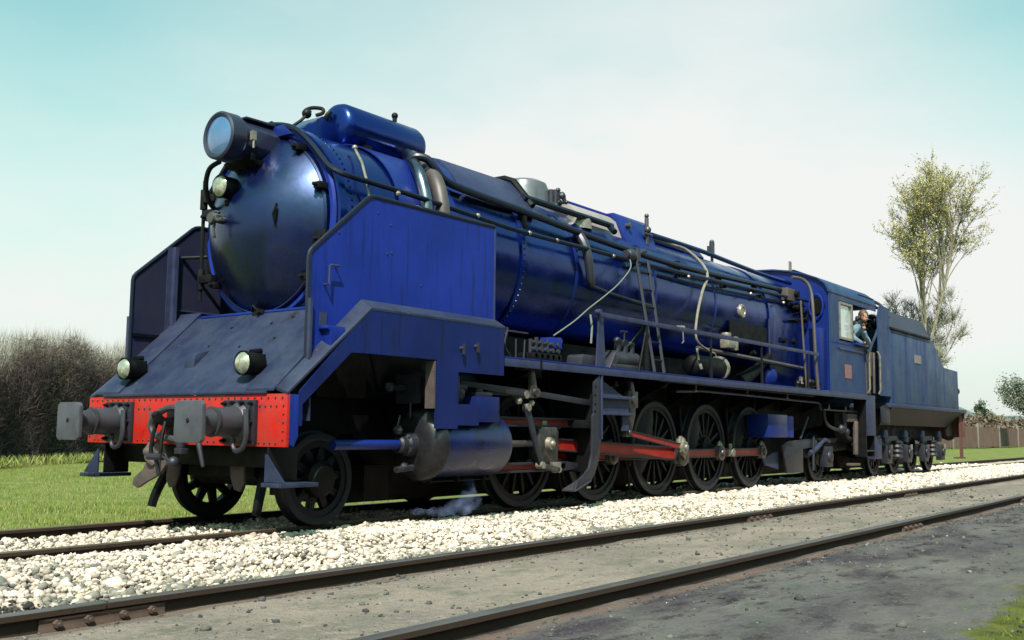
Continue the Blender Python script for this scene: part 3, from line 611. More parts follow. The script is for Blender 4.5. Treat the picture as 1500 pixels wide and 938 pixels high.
# ------------------------------------------------------------------ far right: board fence, trees, house, hills
fence = thing('board_fence', 'brown board fence with pale concrete posts far beyond the tender', 'fence', (95, 14.6, -.2))
fm = B().box(0, 3.0, -.03, .03, .1, 2.05).mesh('fence_panel', .01); fm.materials.append(MATS['plank_brown'])
grv = B(); [grv.box(.02+i*.25, .02+i*.25+.235, -.045, -.031, .12, 2.0+.03*((i*7) % 3)) for i in range(12)]; grm = grv.mesh('boards'); grm.materials.append(MATS['plank_brown'])
pm = B().box(-.12, .12, -.14, .1, 0, 2.35).mesh('post', .02); pm.materials.append(MATS['concrete'])
for i in range(27):
    x = -32+i*3.2
    if i % 3 == 0: obj('post', pm, None, fence, (x-.1, 0, 0))
    pn = obj('fence_panel', fm, None, fence, (x+.06, 0, 0)); obj('boards', grm, None, pn)
n = 16000; P = np.column_stack([rng.uniform(-45, 75, n), rng.uniform(.8, 4.5, n), np.zeros(n)]); P[:, 2] = rng.uniform(0, 1, n)**.7*(2.9+.6*np.sin(P[:, 0]*.4)+.35*np.sin(P[:, 0]*1.3))
sb = thing('far_scrub', 'band of brown leafless scrub rising behind the board fence', 'scrub', (95, 14.6, -.2)); so_ = obj('scrub_mass', quads('scrub_mass', P, rng.uniform(.2, .5, n), rng.uniform(0, 1, n)), 'far_scrub', sb); so_['kind'] = 'stuff'
grow_tree('pale_birch', 'small pale trunked tree standing by the far board fence', 'tree', (112, 12.2, TZ), [((0, 0, 0), (.0, .0, 1), 3.6, .16)], .9, 'hazed_leaf', 4500, .25, .02, seed=5, levels=3, barkmat='concrete')
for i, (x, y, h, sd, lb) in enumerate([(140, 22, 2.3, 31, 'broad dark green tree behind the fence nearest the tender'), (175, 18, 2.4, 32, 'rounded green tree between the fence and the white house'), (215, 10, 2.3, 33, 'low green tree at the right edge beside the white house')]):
    grow_tree('far_tree', lb, 'tree', (x, y, TZ), [((0, 0, 0), (0, 0, 1), h, .2)], 1.0, 'hazed_leaf', 11000, .55, .03, seed=sd, levels=3, group='trees far behind the fence')
hs = thing('white_house', 'low white house with grey roof among the far trees', 'house', (210, 16, TZ))
part('wall', B().box(-9, 9, -4, 4, 0, 4.2), 'house_wall', hs); part('roof', B().prism([(-4.6, 4.1), (0, 6.6), (4.6, 4.1), (4.6, 4.3), (0, 6.85), (-4.6, 4.3)], 'x', -9.6, 9.6), 'house_roof', hs)
for i in range(4): part('window', B().box(-7+i*4, -5.8+i*4, -4.06, -4.01, 1.2, 2.7), 'glass_dark', hs)
hb = B(); pts = []
for i in range(61):
    t = i/60; X = 700+900*t; Yh = 900-1700*t; pts.append((X, Yh, 18+12*math.sin(i*.35)+8*math.sin(i*.9+1)+4*math.sin(i*2.3)))
vs_ = []
for x, y, h in pts: vs_ += [(x-120, y-60, -1), (x, y, h), (x+260, y+120, -1)]
hb.add(vs_, [(i*3+k, i*3+k+1, i*3+k+4, i*3+k+3) for i in range(60) for k in range(2)])
tag(part('hill', hb, 'hill', None), kind='structure', label='low hazy hill line on the horizon')

# belt of dark trees on the camera's side of the yard (it shows mirrored in the glossy boiler side)
n = 9000; u = rng.uniform(-75, 70, n); hgt = 9.5+1.6*np.sin(u*.23)+1.0*np.sin(u*.71+1); P = np.column_stack([u, -24-rng.uniform(0, 5, n), rng.uniform(.02, 1, n)**.8*hgt-.1])
belt = tri_mesh('tree_belt', np.zeros((0, 3)), np.zeros((0, 3), int)) if False else quads('tree_belt', P, rng.uniform(.5, 1.1, n), rng.uniform(0, 1, n))
bc = []; uu = np.linspace(-75, 70, 60)
for q in uu:
    t = 8.6+1.6*math.sin(q*.23)+1.0*math.sin(q*.71+1); bc += [(q, -24.5+.5*math.sin(q*1.3), -.2), (q, -25+.5*math.sin(q*.9), t*.7), (q, -26.5, t), (q, -28.5, t*.7), (q, -29.5, -.2)]
cb2 = B().add(bc, [(i*5+k, i*5+k+1, i*5+k+6, i*5+k+5) for i in range(59) for k in range(4)])
bt = thing('tree_belt', 'dark belt of dense trees mirrored in the glossy boiler side', 'trees', (0, -26, -.2)); bt['kind'] = 'stuff'
o = obj('thicket_core', cb2.mesh('thicket_core'), 'scrub_core', bt, (0, 26, .2)); o = obj('leaves', belt, 'belt_leaf', bt, (0, 26, .2)); o['kind'] = 'stuff'
# ------------------------------------------------------------------ the locomotive (x runs back from the buffer beam, -y is the near side, z = 0 at the rail)
loco = thing('steam_locomotive', 'large dark blue steam locomotive with red buffer beam and smoke deflectors', 'locomotive', (0, 0, 0))
ZC, RB = 3.30, 1.10
def LP(name, b, mat, bevel=0., **k): return part(name, b, mat, loco, bevel, **k)

# frames
for s in (-1, 1):
    LP('frame_plate', B().prism([(.13, .84), (.13, 1.28), (.9, 1.4), (1.9, 2.1), (3.0, 2.3), (12.6, 2.3), (14.7, 1.85), (16.9, 1.75), (16.9, 1.2), (13.6, .95), (13.4, .5), (3.0, .5), (2.1, .55), (1.85, .95), (.5, .95), (.4, .84)], 'y', s*.60, s*.64), 'black')
cb = B()
for x, z0, z1 in ((2.3, .6, 1.9), (3.2, .6, 1.9), (5.6, .6, 1.9), (7.4, .6, 1.9), (9.3, .6, 1.9), (11.1, .6, 1.9), (13, .7, 1.7)): cb.box(x-.03, x+.03, -.59, .59, z0, z1)
LP('frame_stretcher', cb, 'black')
LP('saddle', B().prism([(-.72, 1.35), (.72, 1.35), (.85, 2.55), (-.85, 2.55)], 'x', 1.22, 2.75), 'black', .01)
LP('brake_rigging', B().box(1.9, 17.2, -.34, .34, .15, .55), 'black'); LP('ash_hopper', B().prism([(11.4, .9), (14.9, .95), (14.6, .3), (14.2, .2), (13.2, .2), (12.9, .45)], 'y', -.55, .55), 'black'); LP('brake_rigging', B().box(1.9, 2.3, -.8, .8, .2, .6), 'black')

# buffer beam
bb = LP('buffer_beam', B().box(0, .035, -1.665, 1.665, .83, 1.33), 'red', .004)
part('beam_back', B().prism([(.037, .86), (.037, 1.325), (.15, 1.325), (.15, .93), (.10, .83)], 'y', -1.66, 1.66), 'matt_blue', bb, .004)
rp = []
for y in np.linspace(-1.6, 1.6, 33): rp += [(0, y, 1.295)]
for s in (-1, 1):
    for y in (1.28, 1.36, 1.44, 1.52): rp += [(0, s*y, .865), (0, s*y, 1.215)]
    for z in (.9, .98, 1.06, 1.14, 1.22): rp += [(0, s*1.62, z)]
    for y in (.24, .32, .5, .6, .7): rp += [(0, s*y, 1.2), (0, s*y, .87)]
part('rivets', rivets(rp, (-1, 0, 0), .013, .012), 'buffer_grey', bb, kind='stuff')
part('number_patch', B().box(-.004, -.001, .36, .52, .99, 1.17), 'rust_grey', bb)

# buffers
for s in (-1, 1):
    y = s*1.02; zb = 1.06
    hz_ = LP('buffer', B().lathe([(-.06, .185), (-.08, .17), (-.10, .15), (-.33, .135), (-.345, .145), (-.37, .145), (-.372, .118), (-.58, .10)], (0, y, zb), 'x', 28), 'buffer_grey')
    part('buffer_head', B().prism([(y-.215, zb-.185), (y+.215, zb-.185), (y+.215, zb+.185), (y+.17, zb+.215), (y-.17, zb+.215), (y-.215, zb+.185)] if False else [(y-.21, zb-.165), (y-.17, zb-.195), (y+.17, zb-.195), (y+.21, zb-.165), (y+.21, zb+.16), (y+.17, zb+.195), (y-.17, zb+.195), (y-.21, zb+.16)], 'x', -.62, -.575), 'buffer_face', hz_, .007)
    part('head_boss', B().lathe([(-.628, .018), (-.621, .026)], (0, y, zb+.01), 'x', 10), 'iron', hz_)
    part('head_neck', B().cyl((-.575, y, zb), (-.54, y, zb), .16, .11, 20), 'buffer_grey', hz_)
    part('base_plate', B().box(-.05, -.002, y-.235, y+.235, zb-.215, zb+.215), 'grey_iron', hz_, .006)
    bolt = B()
    for a_ in (-.2, .2):
        for c_ in (-.18, 0, .18): bolt.cyl((-.05, y+a_, zb+c_), (-.085, y+a_, zb+c_), .022, .02, 6); bolt.cyl((-.085, y+a_, zb+c_), (-.105, y+a_, zb+c_), .011, .01, 6)
    for c_ in (-.07, .07): bolt.cyl((-.05, y+c_, zb+.185), (-.10, y+c_, zb+.185), .02, .018, 6)
    part('base_bolts', bolt, 'iron', hz_)
    # side chain hook hanging next to the buffer
    hk = B().tube([(-.09, y-.17, zb+.12), (-.11, y-.20, zb), (-.12, y-.22, zb-.12), (-.13, y-.19, zb-.24), (-.14, y-.10, zb-.27), (-.14, y-.05, zb-.21), (-.13, y-.06, zb-.15)], [.03, .022], 8, 4)
    LP('chain_hook', hk, 'grey_iron')
# draw hook, screw coupling and brake hose
dh = LP('draw_hook', B().prism([(.02, 1.0), (-.18, 1.02), (-.27, 1.06), (-.30, 1.13), (-.26, 1.17), (-.22, 1.13), (-.18, 1.10), (.02, 1.12)], 'y', -.04, .04), 'iron', .01)
part('hook_plate', B().box(-.03, -.002, -.16, .16, .88, 1.22), 'iron', dh, .005)
part('coupling_link', B().tube([(-.2, .07, 1.06), (-.24, .08, .9), (-.25, .07, .72), (-.25, -.07, .72), (-.24, -.08, .9), (-.2, -.07, 1.06)], .02, 8, 4), 'iron', dh)
part('coupling_screw', B().cyl((-.25, -.12, .71), (-.25, .12, .71), .035, n=10).cyl((-.25, 0, .72), (-.2, 0, .52), .022, n=8).ball((-.25, -.3, .66), .06).cyl((-.25, -.3, .66), (-.25, -.12, .71), .015), 'grey_iron', dh)
LP('brake_hose', B().tube([(-.05, -.42, 1.10), (-.11, -.34, 1.17), (-.13, -.16, 1.20), (-.13, .04, 1.19), (-.13, .2, 1.12), (-.13, .265, 1.02), (-.13, .20, .93), (-.13, .04, .90), (-.12, -.1, .885), (-.1, -.2, .86)], .036, 10, 5), 'buffer_grey')
LP('brake_hose_cock', B().cyl((-.03, -.42, 1.0), (-.03, -.42, 1.16), .045, n=10).cyl((-.1, -.2, .94), (-.1, -.2, .80), .045, n=10).box(-.14, -.06, -.27, -.15, .74, .8).cyl((-.08, -.46, .86), (-.08, -.55, .62), .03, .02, 8), 'grey_iron', .004)
LP('steam_heat_pipe', B().tube([(-.03, .36, .86), (-.08, .38, .78), (-.09, .36, .68), (-.05, .30, .62)], .035, 8, 4).ball((-.08, .37, .75), .06), 'rust_grey')
# plates and brackets hanging under the beam
LP('guide_plate', B().prism([(.35, .83), (.18, .83), (.28, .70), (.42, .52), (.62, .42), (.60, .50), (.52, .60), (.36, .66)] if False else [(.14, .84), (.30, .84), (.40, .70), (.50, .56), (.66, .47), (.67, .40), (.58, .37), (.42, .44), (.20, .52), (.10, .62), (.10, .74)], 'x', -.06, -.02), 'rust_grey', .006)
for s in (-1, 1):
    LP('rail_guard', B().tube([(.55, s*.78, .82), (.50, s*.80, .6), (.42, s*.84, .42), (.36, s*.87, .26), (.33, s*.88, .14)], [.06, .05], 6, 4), 'black')
    LP('hanger_plate', B().prism([(s*.40, .80), (s*.62, .80), (s*.66, .45), (s*.60, .36), (s*.50, .38), (s*.44, .5)], 'x', .34, .37), 'rust_grey', .006)
    st = LP('front_step', B().prism([(.06, .83), (.36, .83), (.36, .50), (.06, .50)] if s > 0 else [(.0, .83), (.36, .83), (.36, .50), (.0, .50), (.0, .60)], 'y', s*1.40, s*1.425), 'iron', .004)
    part('tread', B().box(-.06, .40, s*1.40, s*1.69, .455, .495), 'dusty_blue', st, .006)
    part('gusset', B().prism([(s*1.40, .50), (s*1.68, .50), (s*1.42, .76), (s*1.40, .76)], 'x', -.02, -.005), 'dusty_blue', st)
# leading truck
LP('truck_frame', B().prism([(.55, .50), (.55, .82), (1.9, .82), (1.95, .62), (1.6, .40), (.72, .40)], 'y', -.56, .56), 'black', .02)
LP('truck_spring', B().prism([(.55, .95), (1.6, .95), (1.35, .82), (.8, .82)], 'y', -.72, -.64), 'black')
LP('front_cross_beam', B().box(.24, .30, -1.35, 1.35, .62, .83), 'black', .01)

# front apron with raised outer planks
def slope_z(x): return 1.335+(x)*.955
ap = LP('front_apron', B().prism([(-.02, 1.333), (-.02, 1.355), (.97, 2.285), (.97, 2.255), (.03, 1.333)], 'y', -1.38, 1.38), 'dusty_blue', .003)
for s in (-1, 1):
    ya, yb = sorted((s*1.08, s*1.49)); part('apron_plank', B().prism([(-.015, 1.36), (-.015, 1.385), (1.02, 2.36), (1.02, 2.325)], 'y', ya, yb), 'dusty_blue', ap, .003)
part('apron_lip', B().cyl((.975, -1.0, 2.285), (.975, 1.0, 2.285), .025, n=8), 'blue', ap)
part('apron_hump', B().prism([(.28, 1.62), (.30, 1.79), (.42, 1.83), (.52, 1.84)], 'y', .18, .36), 'dusty_blue', ap, .03)
part('apron_bolts', rivets([(x, y, slope_z(x)+.028) for x, y in ((.80, -.45), (.86, -.72), (.52, -.28), (.55, .28), (.60, -.74), (.78, .2), (.3, -.5))], (-.69, 0, .72), .022, .012), 'iron', ap, kind='stuff')
part('apron_back', B().box(.99, 1.02, -1.30, 1.30, 2.02, 2.30), 'blue', ap)

# side skirts
for s in (-1, 1):
    y0, y1 = sorted((s*1.64, s*1.665)); g = []
    sk = B()
    sk.prism([(.155, 1.03), (.155, 1.36), (1.06, 2.235), (1.06, 1.775), (.81, 1.77), (.19, 1.235), (.19, 1.03)], 'y', y0, y1)
    sk.box(1.06, 2.11, y0, y1, 1.775, 2.235)
    sk.box(2.11, 2.49, y0, y1, 1.02, 2.235)
    sk.box(2.49, 3.34, y0, y1, 1.66, 2.235)
    sk.box(2.49, 2.87, y0, y1, 1.06, 1.30)
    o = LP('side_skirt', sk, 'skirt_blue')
    sl_ = B(); yi = s*1.50
    sl_.add([(0, s*1.50, 1.395), (0, s*1.668, 1.345), (1.08, s*1.668, 2.25), (1.08, yi, 2.35), (0, s*1.50, 1.365), (0, s*1.668, 1.315), (1.08, s*1.668, 2.22), (1.08, yi, 2.32)], [(0, 1, 2, 3), (7, 6, 5, 4), (0, 4, 5, 1), (1, 5, 6, 2), (2, 6, 7, 3), (3, 7, 4, 0)])
    part('slope_strip', sl_, 'dusty_blue', o, .003)
    tl_ = B().prism([(yi, 2.352), (s*1.668, 2.252), (s*1.668, 2.224), (yi, 2.324)], 'x', 1.084, 3.36); part('ledge', tl_, 'dusty_blue', o, .003)
    part('inner_panel', B().prism([(s*1.2, 1.08), (s*1.63, 1.08), (s*1.63, 1.30), (s*1.2, 1.38)], 'x', .30, .32), 'dusty_blue', o)
    part('leg_return', B().box(2.08, 2.105, min(s*1.53, s*1.66), max(s*1.53, s*1.66), 1.24, 1.76), 'rust_grey', o)
    part('leg_rivets', rivets([(2.14, s*1.665, z) for z in np.linspace(1.28, 1.74, 14)], (0, s, 0), .009, .006), 'matt_blue', o, kind='stuff')
    fit = B()
    for x, z in ((2.52, 1.93), (2.78, 1.97)): fit.cyl((x, s*1.66, z), (x, s*1.72, z), .025, .02, 8).box(x-.012, x+.012, min(s*1.70, s*1.725), max(s*1.70, s*1.725), z-.07, z+.05)
    part('oil_cap', fit, 'casing_grey', o)
    part('chest_box', B().box(2.875, 3.27, min(s*1.30, s*1.66), max(s*1.30, s*1.66), 1.10, 1.40), 'skirt_blue', o, .01)
    part('chest_lid', B().box(2.93, 3.2, min(s*1.36, s*1.6), max(s*1.36, s*1.6), 1.405, 1.45).cyl((3.06, s*1.5, 1.44), (3.06, s*1.5, 1.49), .05, n=10), 'grey_iron', o, .004)

# smoke deflectors
def deflector(s):
    poly = [(.36, 1.66), (.36, 2.70)]+[(.37, 2.745), (.40, 2.785)]+[(1.14, 3.425), (1.185, 3.452), (1.24, 3.465)]+[(3.34, 3.49), (3.34, 2.33), (1.10, 2.33)]
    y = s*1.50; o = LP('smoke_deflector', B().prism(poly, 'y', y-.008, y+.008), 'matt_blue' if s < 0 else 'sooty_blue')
    part('edge_bead', B().tube([(p[0], y, p[1]) for p in poly[:8]], .024, 8), 'pipe_dark', o)
    part('rear_bead', B().tube([(3.34, y, 3.49), (3.34, y, 2.34)], .018, 8), 'edge_grey', o)
    # inner angle iron and horizontal seam
    yi = y-s*.012
    part('stiffener', B().box(.86, .91, min(yi, yi-s*.07), max(yi, yi-s*.07), 2.16, 3.16).box(.80, .86, min(yi, yi-s*.012), max(yi, yi-s*.012), 2.16, 3.16), 'edge_grey', o)
    part('seam_strip', B().box(.38, .80, min(yi, yi-s*.02), max(yi, yi-s*.02), 2.05, 2.085), 'black', o)
    part('inner_seam', B().box(.93, 3.2, min(yi, yi-s*.01), max(yi, yi-s*.01), 2.40, 2.42), 'edge_grey', o)
    # short front post, step and grab handle on the outside
    yo = y+s*.01
    part('front_angle', B().box(.345, .375, min(yo, yo+s*.05), max(yo, yo+s*.05), 1.68, 2.28), 'edge_grey', o)
    part('step_bracket', B().prism([(.50, 2.02), (.74, 2.02), (.74, 1.99), (.66, 1.85), (.56, 1.79), (.54, 1.97), (.50, 1.99)], 'y', min(yo, yo+s*.13), max(yo, yo+s*.13)), 'matt_blue', o, .004)
    part('step_back', B().box(.505, .60, min(yo, yo+s*.01), max(yo, yo+s*.01), 2.025, 2.16), 'edge_grey', o)
    part('grab_handle', B().tube([(.56, yo, 2.44), (.56, yo+s*.07, 2.44), (.56, yo+s*.07, 2.62), (.58, yo+s*.07, 2.635), (.70, yo+s*.07, 2.64), (.70, yo, 2.64)], .011, 6), 'edge_grey', o)
    part('tie_rod', B().cyl((1.0, yi, 3.05), (1.35, s*1.05, 3.08), .022, n=8).box(1.12, 1.20, s*1.1-.05, s*1.1+.05, 2.85, 3.12), 'iron', o)
    nb = B()
    for x, z in ((.74, 3.0), (1.5, 3.2), (1.52, 2.9), (1.30, 3.3), (2.0, 2.6), (1.45, 2.88)): nb.cyl((x, yo-s*.004, z), (x, yo+s*.006, z), .014, .01, 6)
    part('rivets', nb, 'edge_grey', o, kind='stuff')
for s in (-1, 1): deflector(s)

# smokebox
sbx = LP('smokebox', B().lathe([(1.09, .99), (1.09, 1.06), (1.11, 1.135), (1.20, 1.145), (1.21, 1.125), (4.40, 1.125), (4.40, 1.155), (4.50, 1.155), (4.50, 1.10)], (0, 0, ZC), 'x', 96), 'boiler_blue')
rp = []
for x in (1.30, 4.45):
    r_ = 1.127 if x < 2 else 1.156
    rp += [(x, r_*math.cos(t), ZC+r_*math.sin(t)) for t in np.linspace(0, 2*math.pi, 92)[:-1]]
part('rivets', rivets(rp, lambda p: Vector((0, p[1], p[2]-ZC)).normalized(), .017, .013), 'boiler_blue', sbx, kind='stuff')
part('front_ring', B().lathe([(1.095, 1.01), (1.06, 1.03), (1.055, 1.08), (1.085, 1.10)], (0, 0, ZC), 'x', 96, ring=True), 'matt_blue', sbx)
prof = [(1.08, 1.00), (1.04, 1.0), (1.02, .985)]+[(1.02-.44*(1-t*t), .975*t) for t in np.linspace(1, 0.0, 22)]
prof = [(a_, max(b_, 1e-4)) for a_, b_ in prof]
door = LP('smokebox_door', B().lathe(prof, (0, 0, ZC-.025), 'x', 96), 'door_blue')
dz = ZC-.025
def dome_x(y, z): q = ((y*y+(z-dz)**2)**.5)/.975; return 1.02-.44*max(0, 1-q*q)
hwx = dome_x(.2, 3.3)
part('door_handle', B().tube([(hwx-.09, .28, 3.24), (hwx-.11, .30, 3.32), (hwx-.10, .22, 3.38), (hwx-.09, .14, 3.36)], .016, 8, 4).cyl((hwx+.02, .2, 3.3), (hwx-.14, .2, 3.3), .05, .04, 12).cyl((hwx-.14, .2, 3.3), (hwx-.17, .2, 3.3), .07, .06, 10).tube([(hwx-.13, .2, 3.3), (hwx-.15, .08, 3.26), (hwx-.15, .0, 3.26)], .02, 8).tube([(hwx-.1, .2, 3.3), (hwx-.12, .2, 3.17), (hwx-.1, .2, 3.08)], .018, 8), 'steel', door)
part('number_bracket', B().tube([(dome_x(-.55, 3.38)+.0, -.55, 3.42), (dome_x(-.55, 3.38)-.05, -.55, 3.30), (dome_x(-.55, 3.2)+.0, -.55, 3.16)], .012, 6).prism([(-.58, 3.36), (-.55, 3.40), (-.52, 3.34), (-.53, 3.22), (-.57, 3.22)], 'x', dome_x(-.55, 3.3)-.02, dome_x(-.55, 3.3)-.005), 'black', door)
for an in (-95, -140, -38, 12, 55, 125, 160, 195):
    t = R(an+180) if False else R(an); cy, cz = 1.0*math.cos(t), dz+1.0*math.sin(t)
    # clamps around the rim
    c_ = B().box(.93, 1.06, cy-.05, cy+.05, cz-.035, cz+.035); c_.cyl((.99, cy, cz), (.88, cy, cz), .028, .022, 8)
    if an in (12, 195): c_.box(.96, 1.08, cy-.10, cy+.10, cz-.02, cz+.10)
    part('door_clamp', c_, 'iron', door, .006)
for z in (2.75, 3.72): part('door_hinge', B().prism([(z-.05, 0), (z+.05, 0)], 'y', 0, 1) if False else B().cyl((1.0, 1.10, z-.12), (1.0, 1.10, z+.12), .045, n=10).box(.96, 1.06, .86, 1.10, z-.045, z+.045), 'iron', door, .004)
part('hinge_pin', B().cyl((1.0, 1.10, 2.5), (1.0, 1.10, 3.95), .022, n=8), 'iron', door)
LP('door_foot_bracket', B().box(.93, 1.03, -.05, .05, 2.20, 2.34).tube([(.93, -.05, 2.30), (.90, 0, 2.36), (.93, .05, 2.30)], .012, 6), 'iron', .005)

# headlamp over the door
hl = LP('headlamp', B().lathe([(.52, .20), (.55, .245), (1.22, .245), (1.24, .2)], (0, .02, 4.18), 'x', 8, R(22.5), R(382.5)), 'lamp_paint', .012)
part('lamp_rim', B().lathe([(.36, .215), (.345, .245), (.36, .268), (.52, .272), (.56, .25), (.56, .20)], (0, .02, 4.18), 'x', 40, ring=True), 'lamp_paint', hl)
part('lamp_glass', B().lathe([(.33, .0001), (.335, .09), (.352, .17), (.372, .222)], (0, .02, 4.18), 'x', 32), 'lens_blue', hl)
part('lamp_cover', B().prism([(.60, 4.405), (1.22, 4.405), (1.22, 4.44), (.60, 4.43)], 'y', -.14, .14), 'lamp_paint', hl, .01)
part('lamp_latch', B().box(.585, .635, -.285, -.235, 4.14, 4.24).cyl((.61, -.27, 4.05), (.61, -.27, 4.16), .014), 'pale_metal', hl)
part('lamp_shelf', B().prism([(.62, 3.95), (1.2, 3.95), (1.2, 3.86), (.70, 3.90)], 'y', -.22, .26).prism([(.72, 3.90), (1.15, 3.90), (1.15, 3.60)], 'y', .0, .04).box(.6, .66, -.25, -.235, 3.92, 4.0), 'black', hl, .004)
part('lamp_wire', B().tube([(.55, .22, 3.96), (.50, .34, 3.88), (.52, .42, 3.70), (.62, .46, 3.52), (.80, .47, 3.42)], .028, 8, 5), 'black', hl)
part('lamp_saddle', B().prism([(-.42, 4.28), (.42, 4.28), (.30, 4.42), (-.28, 4.42)], 'x', 1.0, 1.5), 'blue', hl, .03)
def marker(c, r, mount, L_=.26):
    o = LP('marker_lamp', B().lathe([(.0, r*.86), (.02, r*.95), (L_*.5, r), (L_*.9, r*.96), (L_, r*.6), (L_+.01, .001)], c, 'x', 28), 'black')
    part('lens', B().lathe([(-.05, .0001), (-.045, r*.4), (-.025, r*.75), (.01, r*.98)], c, 'x', 28), 'lens_clear', o)
    part('lens_ring', B().lathe([(.0, r*.97), (-.005, r*1.06), (.03, r*1.07), (.035, r*.98)], c, 'x', 28, ring=True), 'black', o)
    mt = B(); [mt.cyl(a_, b_, q_, n=8) for a_, b_, q_ in mount]; part('bracket', mt, 'black', o)
    return o
marker((.50, .15, 3.66), .125, [((.66, .15, 3.55), (.78, .15, 3.4), .05), ((.62, .15, 3.52), (.62, .15, 3.46), .04)], .24)
for s in (-1, 1):
    yl = -.96 if s < 0 else 1.06
    marker((.02, yl, 1.64), .115, [((.22, yl, 1.53), (.24, yl, 1.50), .06), ((.27, yl-.02, 1.74), (.30, yl-.03, 1.46), .018), ((.30, yl-.06, 1.5), (.30, yl+.06, 1.62), .03), ((.12, yl, 1.75), (.25, yl, 1.77), .03), ((.28, yl+.08, 1.60), (.24, yl-.1, 1.50), .025)], .24)

# boiler barrel and firebox
boi = LP('boiler', B().lathe([(4.50, RB), (12.75, RB)], (0, 0, ZC), 'x', 96), 'boiler_blue')
for x in (5.80, 8.15, 10.35): part('boiler_band', B().lathe([(x-.03, RB-.002), (x-.028, RB+.008), (x+.028, RB+.008), (x+.03, RB-.002)], (0, 0, ZC), 'x', 96, ring=True), 'blue', boi)
fb = LP('firebox', B().prism([(1.13*math.cos(R(a_)), ZC+1.12*math.sin(R(a_))) for a_ in np.linspace(0, 180, 40)]+[(-1.13, 2.2), (-1.02, 1.93), (1.02, 1.93), (1.13, 2.2)], 'x', 12.70, 14.78), 'boiler_blue')
part('firebox_seam', B().box(12.66, 12.70, -1.14, -1.12, 2.3, 3.25), 'edge_grey', fb)
part('dark_panel', B().box(10.9, 12.6, -1.115, -1.095, 2.72, 3.06), 'black', fb)
part('builder_plate', B().lathe([(-1.15, .0001), (-1.15, .075), (-1.16, .08), (-1.16, .12), (-1.135, .135), (-1.10, .135)], (11.4, 0, 3.28), 'y', 28), 'pale_metal', fb, label='oval pale builder plate')
part('wash_plug', B().cyl((13.35, -1.12, 2.88), (13.35, -1.2, 2.88), .06, n=10).cyl((13.9, -1.12, 2.90), (13.9, -1.2, 2.90), .06, n=10).cyl((12.0, -1.0, 2.5), (12.0, -1.12, 2.55), .05, n=10), 'black', fb)
part('throat_pipe', B().tube([(11.6, -.95, 1.95), (12.1, -1.0, 2.15), (12.6, -1.08, 2.45), (12.75, -1.12, 2.6)], [.16, .04], 12, 4), 'black', fb)
part('wash_bulge', B().ball((12.85, -1.02, 2.12), .24, (1, .7, 1), 16), 'blue', fb)
LP('ash_pan', B().prism([(10.9, 1.95), (14.9, 1.95), (14.6, 1.2), (13.6, .85), (12.4, .95), (11.2, 1.55)], 'y', -.58, .58), 'black')

# things on top of the boiler
tk = LP('air_reservoir', B().lathe([(2.00, .0001), (2.005, .12), (2.03, .22), (2.07, .268), (2.13, .29), (3.36, .29), (3.42, .27), (3.46, .2), (3.475, .0001)], (0, 0, 4.71), 'x', 48), 'boiler_blue')
part('end_fitting', B().tube([(2.02, .08, 4.72), (1.95, .05, 4.74), (1.93, .02, 4.80), (1.97, .0, 4.86)], .03, 8, 4).cyl((2.0, .1, 4.62), (1.93, .1, 4.62), .03), 'iron', tk)
part('top_valve', B().cyl((3.05, -.05, 4.98), (3.05, -.05, 5.08), .03).ball((3.05, -.05, 5.08), .045), 'iron', tk)
part('cradle', B().box(2.3, 2.4, -.3, .3, 4.30, 4.48).box(3.1, 3.2, -.3, .3, 4.30, 4.48), 'black', tk)
fa = LP('chimney_fairing', B().prism([(1.22, 4.36), (1.45, 4.50), (1.95, 4.82), (2.1, 4.86), (3.35, 4.84), (3.6, 4.36)], 'y', .02, .62), 'boiler_blue', .05)
part('chimney_rim', B().lathe([(4.80, .30), (4.88, .30), (4.88, .22), (4.80, .22)], (2.7, .38, 0), 'z', 28, ring=True), 'black', fa)
part('whistle_loop', B().tube([(1.84, .24, 4.80), (1.80, .28, 4.87), (1.88, .24, 4.93), (1.98, .16, 4.93), (1.97, .14, 4.87), (1.9, .18, 4.83)], .024, 8, 4).tube([(1.42, .12, 4.53), (1.6, .1, 4.68), (1.72, .08, 4.82)], .02, 6).ball((1.68, .1, 4.78), .06), 'iron', fa)
# saddle plate under the reservoir
LP('saddle_sheet', B().lathe([(2.05, 1.15), (2.05, 1.165), (3.1, 1.165), (3.1, 1.15)], (0, 0, ZC), 'x', 26, R(40), R(218)), 'blue')
LP('stanchion', B().tube([(1.62, -.80, 4.19), (1.54, -1.0, 3.98), (1.48, -1.14, 3.75), (1.5, -1.18, 3.5)], .016, 6).ball((1.62, -.80, 4.20), .035), 'pale_metal')
LP('steam_pipe', B().tube([(2.98, -.35, 4.50), (2.78, -.6, 4.36), (2.58, -.86, 4.18), (2.46, -1.05, 4.0), (2.44, -1.16, 3.72), (2.44, -1.2, 3.4)], .075, 14, 4), 'chrome')
LP('feed_pipe', B().tube([(3.12, -.30, 4.50), (2.98, -.6, 4.34), (2.86, -.86, 4.16), (2.76, -1.06, 3.96), (2.72, -1.17, 3.7), (2.72, -1.2, 3.4)], .095, 14, 4), 'pipe_brown')
LP('feed_pipe_elbow', B().cyl((2.90, -.78, 4.22), (2.84, -.90, 4.12), .11, n=16), 'casing_grey')
cs = LP('top_casing', B().prism([(-.98, 3.95), (-.74, 4.28), (-.50, 4.52), (-.34, 4.57), (.34, 4.57), (.50, 4.52), (.74, 4.28), (.98, 3.95)], 'x', 3.42, 5.0), 'casing_blue', .02)
part('casing_front', B().prism([(-.96, 3.97), (-.72, 4.30), (-.48, 4.5), (.48, 4.5), (.72, 4.30), (.96, 3.97)], 'x', 3.05, 3.40), 'blue', cs, .03)
